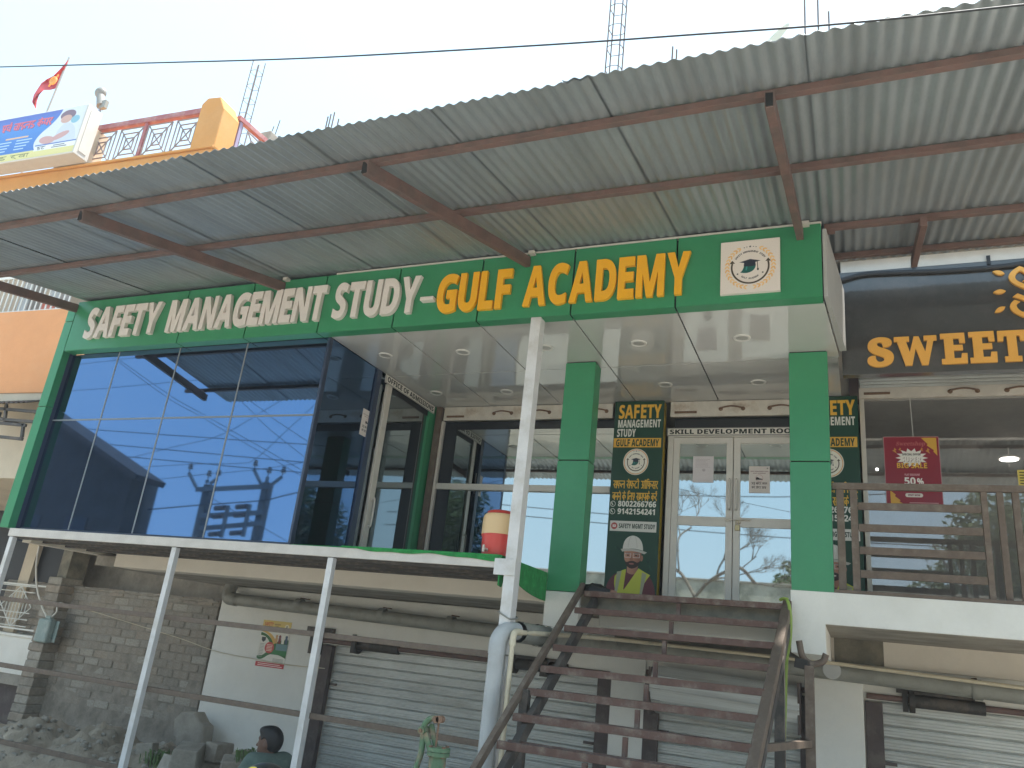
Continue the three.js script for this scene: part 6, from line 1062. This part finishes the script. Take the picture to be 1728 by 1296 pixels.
{
  const z = 11, R = (px, py) => mirrorZ(px, py, zG, z), cm = surf({ base: [0.13, 0.125, 0.12], amp: 0.15, size: 1.2, rough: 0.9 }), sm = plain(0.12, 0.13, 0.135, 0.6, 0.1), ins = plain(0.06, 0.045, 0.04, 0.3);
  const t = thing('double_power_pole', 'double concrete power pole with cross beams and insulators across the street', 'power pole', V(-24, 0, z));
  const a = R(352, 832), b = R(451, 826);
  part(t, 'pole', box(a.x - 0.19, a.x + 0.19, 0, a.y + 0.35, z - 0.17, z + 0.17, 0.02), cm); part(t, 'pole', box(b.x - 0.17, b.x + 0.17, 0, b.y + 0.3, z - 0.17, z + 0.17, 0.02), cm);
  for (const [p, q] of [[[338, 828], [462, 822]], [[345, 872], [450, 866]], [[345, 893], [448, 884]]]) part(t, 'cross_beam', bar(R(...p).add(V(0, 0, -0.22)), R(...q).add(V(0, 0, -0.22)), 0.09, 0.2, 0.01), sm);
  const insulator = (p, q) => { const A1 = R(...p).add(V(0, 0, -0.22)), B1 = R(...q).add(V(0, 0, -0.22)); const m = part(t, 'insulator_arm', bar(A1, B1, 0.1, 0.12, 0.01), sm); const dsc = []; for (let i = 0; i < 3; i++) dsc.push(new THREE.CylinderGeometry(0.09 - i * 0.012, 0.12 - i * 0.012, 0.07, 12).translate(B1.x + 0.02, B1.y + 0.2 + i * 0.09, B1.z)); dsc.push(rod(B1, V(B1.x + 0.02, B1.y + 0.25, B1.z), 0.02, 6)); part(m, 'insulator', dsc, ins); };
  insulator([338, 824], [326, 800]); insulator([362, 818], [373, 810]); insulator([447, 818], [435, 794]); insulator([464, 820], [482, 806]); insulator([456, 816], [458, 806]); insulator([356, 818], [357, 812]);
  for (const [px, py] of [[376, 876], [412, 874]]) { const c = R(px, py).add(V(0, 0, -0.3)); const f = part(t, 'fuse_frame', box(c.x + 0.35, c.x + 0.5, c.y - 0.8, c.y + 0.55, z - 0.34, z - 0.24), sm); for (const d of [0.4, 0.05, -0.7]) part(f, 'fuse', rod(V(c.x - 0.2, c.y + d, z - 0.34), V(c.x + 0.34, c.y + d + 0.05, z - 0.34), 0.11, 10), ins); }
  const wires = [[[107, 608], [200, 590], [290, 574]], [[105, 622], [200, 611], [270, 603], [340, 596]], [[90, 665], [200, 657], [330, 645], [440, 632]], [[172, 588], [280, 668], [345, 705], [395, 735], [490, 790], [560, 832]], [[176, 588], [284, 664], [350, 702], [400, 730], [480, 775]], [[210, 780], [300, 757], [375, 739], [440, 703], [500, 668]], [[220, 792], [328, 786], [400, 784], [436, 778], [500, 720]], [[215, 818], [360, 802], [450, 793], [520, 782]], [[190, 868], [360, 853], [450, 846], [490, 837]], [[410, 678], [460, 725], [510, 765]], [[425, 678], [470, 710], [515, 740]], [[440, 885], [475, 905], [500, 920]]];
  const longer = (l) => { const a = l[0], b = l[1], y = l[l.length - 1], x = l[l.length - 2]; return [a.clone().addScaledVector(a.clone().sub(b).normalize(), 4), ...l, y.clone().addScaledVector(y.clone().sub(x).normalize(), 4)]; };
  wires.forEach((w, i) => single('power_line', 'thin power line hung near the double power pole', 'cable', [tube(longer(w.map((p) => R(...p).add(V(0, 0, -0.25)))), i === 8 ? 0.028 : 0.013, 5, 30)], M.wire, 'power lines across the street'));
  single('power_line', 'thin power line hung over the boundary wall', 'cable', [tube([V(-70, 12, 11), V(-12, 8.4, 10.4), V(8, 8.9, 10.4)], 0.02, 5, 30)], M.wire, 'lines over the boundary wall'); single('power_line', 'thin power line hung over the boundary wall', 'cable', [tube([V(-70, 11.6, 11.2), V(-12, 7.6, 10.7), V(8, 7.2, 10.6)], 0.02, 5, 30)], M.wire, 'lines over the boundary wall'); single('power_line', 'thin power line hung over the boundary wall', 'cable', [tube([V(-70, 10.8, 11.2), V(-12, 7.2, 10.7), V(8, 6.6, 10.6)], 0.02, 5, 30)], M.wire, 'lines over the boundary wall');
}
{
  const z = 9.6, y = mirrorZ(1125, 976, zB, z).y;
  const t = thing('boundary_wall', 'long weathered pale boundary wall across the street', 'wall', V(-4, 0, z + 0.2));
  part(t, 'wall', box(-19, 12, 0, y, z, z + 0.3), surf({ base: [0.46, 0.45, 0.39], alt: [0.24, 0.24, 0.20], amount: 0.45, edge: 0.14, amp: 0.22, size: 2.6, rough: 0.95, bump: 0.01 }));
  part(t, 'coping', box(-19, 12, y + 0.002, y + 0.08, z - 0.06, z + 0.36, 0.02), M.concrete);
}
function leaves(c, rx, ry, rz, n, size) {                // many small leaf faces spread through lumpy volumes
  const lumps = Array.from({ length: 14 }, () => { const a = rr(0, 6.283), h = rr(-0.7, 0.8), q = Math.sqrt(1 - h * h) * rr(0.35, 0.8); return V(c.x + Math.cos(a) * q * rx, c.y + h * ry * 0.75, c.z + Math.sin(a) * q * rz); });
  const pos = []; const u = new THREE.Vector3(), w = new THREE.Vector3();
  for (let i = 0; i < n; i++) {
    const L = lumps[i % 14], a = rr(0, 6.283), h = rr(-1, 1), q = Math.sqrt(1 - h * h), r = Math.cbrt(rnd()) * 0.45; const p = V(L.x + Math.cos(a) * q * r * rx, L.y + h * r * ry, L.z + Math.sin(a) * q * r * rz);
    u.set(rr(-1, 1), rr(-0.7, 0.7), rr(-1, 1)).normalize().multiplyScalar(size * rr(0.7, 1.3)); w.set(rr(-1, 1), rr(-1, 1), rr(-1, 1)).cross(u).normalize().multiplyScalar(size * 0.42);
    pos.push(p.x - u.x, p.y - u.y, p.z - u.z, p.x + w.x, p.y + w.y, p.z + w.z, p.x + u.x, p.y + u.y, p.z + u.z, p.x - u.x, p.y - u.y, p.z - u.z, p.x + u.x, p.y + u.y, p.z + u.z, p.x - w.x, p.y - w.y, p.z - w.z);
  }
  const g = new THREE.BufferGeometry(); g.setAttribute('position', new THREE.Float32BufferAttribute(pos, 3)); g.computeVertexNormals(); return g;
}
const leafM = [[0.085, 0.125, 0.035], [0.06, 0.10, 0.035], [0.11, 0.14, 0.05]].map(([r, g, b]) => { const m = plain(r, g, b, 0.85, 0, { transmission: 0.3, thickness: 0 }); return m; });
const bark = surf({ base: [0.15, 0.115, 0.09], alt: [0.21, 0.175, 0.14], amount: 0.4, amp: 0.25, size: 0.6, rough: 0.95, bump: 0.01 });
function tree(label, x, z, y0, top, rx, mi, n = 7000) {
  const t = thing('leafy_tree', label, 'tree', V(x, y0, z), 'trees across the street');
  const cy = y0 + (top - y0) * 0.62, ry = (top - y0) * 0.4;
  const lim = [rod(V(x, y0, z), V(x + 0.15, cy, z), 0.22, 10, 0.12)]; for (let i = 0; i < 6; i++) { const a = i * 1.05; lim.push(rod(V(x + 0.08, cy - ry * 0.7 + i * 0.2, z), V(x + Math.cos(a) * rx * 0.65, cy + ry * 0.25 + 0.2 * i, z + Math.sin(a) * rx * 0.65), 0.09, 7, 0.03)); }
  part(t, 'trunk', lim, bark); part(t, 'crown', leaves(V(x, cy, z), rx, ry, rx, n, 0.16), leafM[mi]);
}
tree('rounded leafy tree showing over the boundary wall', -1.6, 12, 0, 6.3, 1.9, 2, 5000);
tree('tall leafy tree across the street facing the dark shop', 4.6, 12.6, 0, 9.0, 2.6, 0);
tree('spreading leafy tree at the end of the boundary wall', 12, 8.5, 0, 8.2, 3.2, 1);
tree('wide leafy tree beyond the road to the right', 15.5, -2, 0, 8.6, 3.4, 0);
tree('small leafy tree by the double power pole', -17.5, 13.5, 0, 6.4, 2.4, 1, 5000);
{                                                        // bare tree before the wall
  const z = 8.7, b = mirrorZ(1172, 1008, zB, z), R = (px, py, d = 0) => { const v = mirrorZ(px, py, zB, z); v.z += d; return v; };
  const t = thing('bare_tree', 'leafless forked tree standing before the boundary wall', 'tree', V(b.x, 0, z));
  const main = [tube([V(b.x, 0, z), V(b.x + 0.05, b.y * 0.5, z), b], 0.13, 9)], tw = [];
  const limbs = [[[1172, 1006], [1150, 970], [1136, 958], [1128, 948]], [[1172, 1004], [1195, 982], [1222, 968], [1250, 960], [1275, 985]], [[1148, 968], [1146, 930], [1148, 905], [1165, 888]], [[1190, 985], [1210, 975], [1235, 973]], [[1205, 978], [1212, 958], [1222, 945], [1228, 930]]];
  limbs.forEach((l, i) => main.push(tube(l.map((p, k) => R(...p, 0.3 * Math.sin(i * 2 + k))), i < 2 ? 0.06 : 0.034, 7)));
  const grow = (p, dir, len, r, n) => { const q = p.clone().addScaledVector(dir, len); tw.push(rod(p, q, r, 5, r * 0.65)); if (n) for (let i = 0; i < 3; i++) { const d = dir.clone().add(V(rr(-0.75, 0.75), rr(-0.25, 0.6), rr(-0.6, 0.6))).normalize(); grow(q.clone().lerp(p, rr(0, 0.35)), d, len * rr(0.6, 0.85), r * 0.62, n - 1); } };
  for (const [px, py, dx, dy] of [[1130, 950, -0.5, 0.8], [1148, 905, -0.3, 1], [1165, 888, 0.4, 0.9], [1146, 930, -0.8, 0.6], [1228, 930, 0.2, 1], [1222, 945, 0.8, 0.6], [1250, 960, 0.6, 0.5], [1275, 985, 0.9, -0.1], [1236, 973, 0.9, 0.3], [1150, 968, -0.9, 0.5]]) grow(R(px, py), V(dx, dy, rr(-0.4, 0.4)).normalize(), 0.72, 0.026, 5);
  part(t, 'trunk', main, bark); part(t, 'twigs', tw, bark);
}
{                                                        // low brown building mirrored in the side glass
  const t = thing('brown_building', 'low unfinished brown building with rods on its roof across the street', 'building', V(18, 0, 0));
  part(t, 'wall', box(16, 26, 0, 5.2, -22, -10), surf({ base: [0.27, 0.185, 0.14], amp: 0.15, size: 2, rough: 0.95 })); for (let i = 0; i < 5; i++) part(t, 'rod', rod(V(16.3, 5.2, -21 + i * 2.4), V(16.3, 6.6, -21 + i * 2.4), 0.03, 6), M.rebar);
}

// ---------------------------------------------------------------- seated person behind the fence
function field(sdf, c, h, n) {                           // mesh of sdf = 0 in a cube round c
  const mc = new MarchingCubes(n, M.black, false, false, 200000); mc.isolation = 0; const s = mc.size, hf = s / 2;
  for (let k = 0; k < s; k++) for (let j = 0; j < s; j++) for (let i = 0; i < s; i++) mc.field[i + j * s + k * s * s] = -sdf(V(c.x + (i - hf) / hf * h, c.y + (j - hf) / hf * h, c.z + (k - hf) / hf * h)) / h;
  mc.update(); const g = new THREE.BufferGeometry(), m = mc.count;
  g.setAttribute('position', new THREE.Float32BufferAttribute(mc.positionArray.slice(0, m * 3), 3)); g.setAttribute('normal', new THREE.Float32BufferAttribute(mc.normalArray.slice(0, m * 3), 3));
  g.scale(h, h, h); g.translate(c.x, c.y, c.z); return g;
}
const cap = (p, a, b, ra, rb) => { const ab = b.clone().sub(a), ap = p.clone().sub(a), t = Math.max(0, Math.min(1, ap.dot(ab) / ab.lengthSq())); return ap.addScaledVector(ab, -t).length() - (ra + (rb - ra) * t); };
const ell = (p, c, r) => { const q = V((p.x - c.x) / r.x, (p.y - c.y) / r.y, (p.z - c.z) / r.z), k = q.length(); return (k - 1) * Math.min(r.x, r.y, r.z); };
const smin = (a, b, k) => { const h = Math.max(k - Math.abs(a - b), 0) / k; return Math.min(a, b) - h * h * k * 0.25; };
{
  const z = -7.75, hc = onZ(459, 1249, z), S = 1.13;     // local frame: +x forward (where the person looks), y up, z to the person's right
  const yaw = Math.PI - 0.3, headYaw = 0.5, seatY = hc.y - 0.775 * S;
  const t = thing('person', 'person in a grey green shirt sitting behind the rails with the head turned aside', 'person', V(hc.x, seatY - 0.42, z));
  const L = (x, y, zz) => V(x * S, y * S, zz * S);
  const place = (g) => { g.rotateY(yaw); g.translate(hc.x, seatY, z); return g; };
  const hip = [L(0, 0.08, -0.09), L(0, 0.08, 0.09)], knee = [L(0.42, 0.16, -0.12), L(0.42, 0.16, 0.12)], ank = [L(0.46, -0.28, -0.12), L(0.46, -0.28, 0.12)];
  const sh = [L(0.0, 0.585, -0.19), L(0.0, 0.585, 0.19)], el = [L(0.16, 0.32, -0.23), L(0.16, 0.32, 0.23)], wr = [L(0.36, 0.24, -0.12), L(0.36, 0.24, 0.12)], neck = L(0.0, 0.60, 0);
  const torso = (p, e) => smin(cap(p, L(0, 0.1, 0), L(-0.03, 0.38, 0), (0.14 + e) * S, (0.15 + e) * S), smin(cap(p, L(-0.03, 0.50, -0.10), L(-0.03, 0.50, 0.10), (0.11 + e) * S, (0.11 + e) * S), cap(p, L(-0.01, 0.585, -0.155), L(-0.01, 0.585, 0.155), (0.058 + e) * S, (0.058 + e) * S), 0.1), 0.12);
  const body = field((p) => {
    let d = torso(p, -0.01); d = smin(d, cap(p, neck, L(0.03, 0.68, 0), 0.062 * S, 0.056 * S), 0.05);
    for (let i = 0; i < 2; i++) { d = smin(d, cap(p, hip[i], knee[i], 0.088 * S, 0.062 * S), 0.05); d = smin(d, cap(p, knee[i], ank[i], 0.056 * S, 0.04 * S), 0.03); d = smin(d, cap(p, ank[i], L(0.62, -0.37, i ? 0.13 : -0.13), 0.042 * S, 0.03 * S), 0.03); d = smin(d, cap(p, sh[i], el[i], 0.052 * S, 0.04 * S), 0.04); d = smin(d, cap(p, el[i], wr[i], 0.04 * S, 0.027 * S), 0.02); }
    return d;
  }, L(0.14, 0.18, 0), 0.68 * S, 94);
  const head = field((p) => {
    let d = ell(p, L(0.03, 0.785, 0), L(0.098, 0.098, 0.076)); d = smin(d, ell(p, L(0.078, 0.715, 0), L(0.056, 0.078, 0.056)), 0.05 * S);
    d = smin(d, cap(p, L(0.126, 0.755, 0), L(0.152, 0.715, 0), 0.009 * S, 0.014 * S), 0.016 * S); d = smin(d, cap(p, L(0.112, 0.785, -0.035), L(0.112, 0.785, 0.035), 0.016 * S, 0.016 * S), 0.02 * S);
    d = smin(d, cap(p, L(0.130, 0.687, -0.018), L(0.130, 0.687, 0.018), 0.008 * S, 0.008 * S), 0.010 * S); d = smin(d, cap(p, L(0.127, 0.672, -0.016), L(0.127, 0.672, 0.016), 0.008 * S, 0.008 * S), 0.010 * S); d = smin(d, ell(p, L(0.112, 0.648, 0), L(0.026, 0.02, 0.024)), 0.025 * S);
    for (const s of [-1, 1]) { d = smin(d, ell(p, L(0.022, 0.742, s * 0.080), L(0.022, 0.036, 0.014)), 0.008 * S); d = Math.max(d, -ell(p, L(0.128, 0.765, s * 0.034), L(0.014, 0.010, 0.018))); }
    d = smin(d, cap(p, L(0.01, 0.62, 0), L(0.03, 0.71, 0), 0.06 * S, 0.058 * S), 0.04 * S); return d;
  }, L(0.04, 0.75, 0), 0.2 * S, 80);
  const hands = [-1, 1].map((s, i) => { const w = wr[i], f = (p) => { let d = ell(p, L(0.41, 0.232, s * 0.10), L(0.05, 0.018, 0.042)); d = smin(d, cap(p, w, L(0.39, 0.235, s * 0.105), 0.027 * S, 0.026 * S), 0.02); const len = [0.062, 0.072, 0.068, 0.052]; for (let k = 0; k < 4; k++) { const zz = s * (0.068 + k * 0.021), m = L(0.452 + len[k] * 0.5, 0.226, zz), e = L(0.452 + len[k] * 0.8, 0.226 - len[k] * 0.55, zz); d = smin(d, cap(p, L(0.445, 0.232, zz), m, 0.0095 * S, 0.009 * S), 0.006); d = smin(d, cap(p, m, e, 0.009 * S, 0.0075 * S), 0.006); } d = smin(d, cap(p, L(0.40, 0.23, s * 0.068), L(0.43, 0.215, s * 0.035), 0.011 * S, 0.0095 * S), 0.01); return d; }; return field(f, L(0.43, 0.22, s * 0.095), 0.12 * S, 52); });
  const turn = (g) => g.translate(-0.02 * S, 0, 0).rotateY(headYaw).translate(0.02 * S, 0, 0);
  turn(head);
  const skin = surf({ base: [0.155, 0.085, 0.06], alt: [0.18, 0.10, 0.07], amount: 0.35, edge: 0.2, amp: 0.08, size: 0.4, rough: 0.6 });
  part(t, 'body', place(merge([body, head, ...hands])), skin);
  const hair = field((p) => { let d = ell(p, L(0.018, 0.80, 0), L(0.114, 0.104, 0.090)); d = smin(d, ell(p, L(-0.025, 0.745, 0), L(0.072, 0.085, 0.080)), 0.05 * S); d = smin(d, ell(p, L(0.085, 0.855, 0), L(0.062, 0.036, 0.062)), 0.03 * S); d = Math.max(d, -cap(p, L(0.135, 0.68, 0), L(0.125, 0.765, 0), 0.085 * S, 0.066 * S)); d = Math.max(d, -cap(p, L(0.055, 0.68, 0.085), L(0.05, 0.755, 0.085), 0.045 * S, 0.036 * S), -cap(p, L(0.055, 0.68, -0.085), L(0.05, 0.755, -0.085), 0.045 * S, 0.036 * S)); d = Math.max(d, 0.675 * S - p.y); return d + 0.0018 * Math.sin(p.x * 260 + p.y * 90) * Math.sin(p.z * 230); }, L(0.02, 0.78, 0), 0.2 * S, 70);
  part(t, 'hair', place(turn(hair)), surf({ base: [0.009, 0.009, 0.010], amp: 0.4, size: 0.1, rough: 0.55 }));
  const shirt = field((p) => { let d = torso(p, 0.018); for (let i = 0; i < 2; i++) d = smin(d, cap(p, sh[i], el[i].clone().lerp(sh[i], 0.25), 0.072 * S, 0.066 * S), 0.06); d = Math.max(d, 0.02 - p.y); d = Math.max(d, -cap(p, L(0.02, 0.625, 0), L(0.06, 0.78, 0), 0.068 * S, 0.07 * S)); return d + 0.004 * Math.sin(p.x * 26 + p.y * 40) * Math.sin(p.z * 22 + p.y * 17); }, L(0, 0.34, 0), 0.36 * S, 74);
  part(t, 'shirt', place(shirt), surf({ base: [0.105, 0.15, 0.13], alt: [0.13, 0.175, 0.155], amount: 0.4, edge: 0.25, amp: 0.14, size: 0.35, rough: 0.92, bump: 0.002 }));
  const tro = field((p) => { let d = cap(p, L(0, 0.08, -0.05), L(0, 0.08, 0.05), 0.145 * S, 0.145 * S); for (let i = 0; i < 2; i++) { d = smin(d, cap(p, hip[i], knee[i], 0.105 * S, 0.08 * S), 0.05); d = smin(d, cap(p, knee[i], ank[i], 0.078 * S, 0.065 * S), 0.03); } return d; }, L(0.22, -0.02, 0), 0.46 * S, 64);
  part(t, 'trousers', place(tro), plain(0.05, 0.055, 0.075, 0.9));
  single('stone_seat', 'low rough stone block that the person sits on', 'stone', box(hc.x - 0.24, hc.x + 0.24, -0.82, seatY - 0.10, z - 0.24, z + 0.24, 0.05), M.concrete);
}
// ---------------------------------------------------------------- black helmet with a yellow badge on a low post
{
  const z = -3.7, c = onZ(452, 1287, z), r = 0.135; c.y -= r * 1.0;
  const t = thing('helmet', 'black round helmet with a yellow badge in front of the seated person', 'helmet', V(c.x, c.y - 0.13, z));
  part(t, 'shell', new THREE.SphereGeometry(r, 36, 22, 0, Math.PI * 2, 0, 2.0).scale(1.05, 1, 1.1).translate(c.x, c.y, z), plain(0.012, 0.016, 0.017, 0.3, 0, { clearcoat: 0.6, clearcoatRoughness: 0.2 }));
  part(t, 'rim', new THREE.TorusGeometry(r * 0.98, 0.01, 8, 36).rotateX(Math.PI / 2).scale(1.02, 1, 1.07).translate(c.x, c.y - r * 0.40, z), M.black);
  const n = V(-0.12, 0.72, 0.68).normalize(), b = new THREE.CylinderGeometry(0.036, 0.036, 0.006, 24).scale(1.1, 1, 0.8); b.applyQuaternion(new THREE.Quaternion().setFromUnitVectors(V(0, 1, 0), n)); b.translate(c.x + n.x * r * 1.05, c.y + n.y * r, z + n.z * r * 1.1);
  part(t, 'badge', b, plain(0.72, 0.55, 0.03, 0.5));
  single('concrete_bollard', 'short concrete bollard with a helmet on top', 'bollard', [rod(V(c.x, 0, z), V(c.x, c.y - r * 0.40, z), 0.12, 20, 0.10)], M.concrete);
}

scene.fog = new THREE.FogExp2(0xdfe8f0, 0.002);          // thin fog added to lift the dark tones, in place of lens veil
renderer.render(scene, camera);
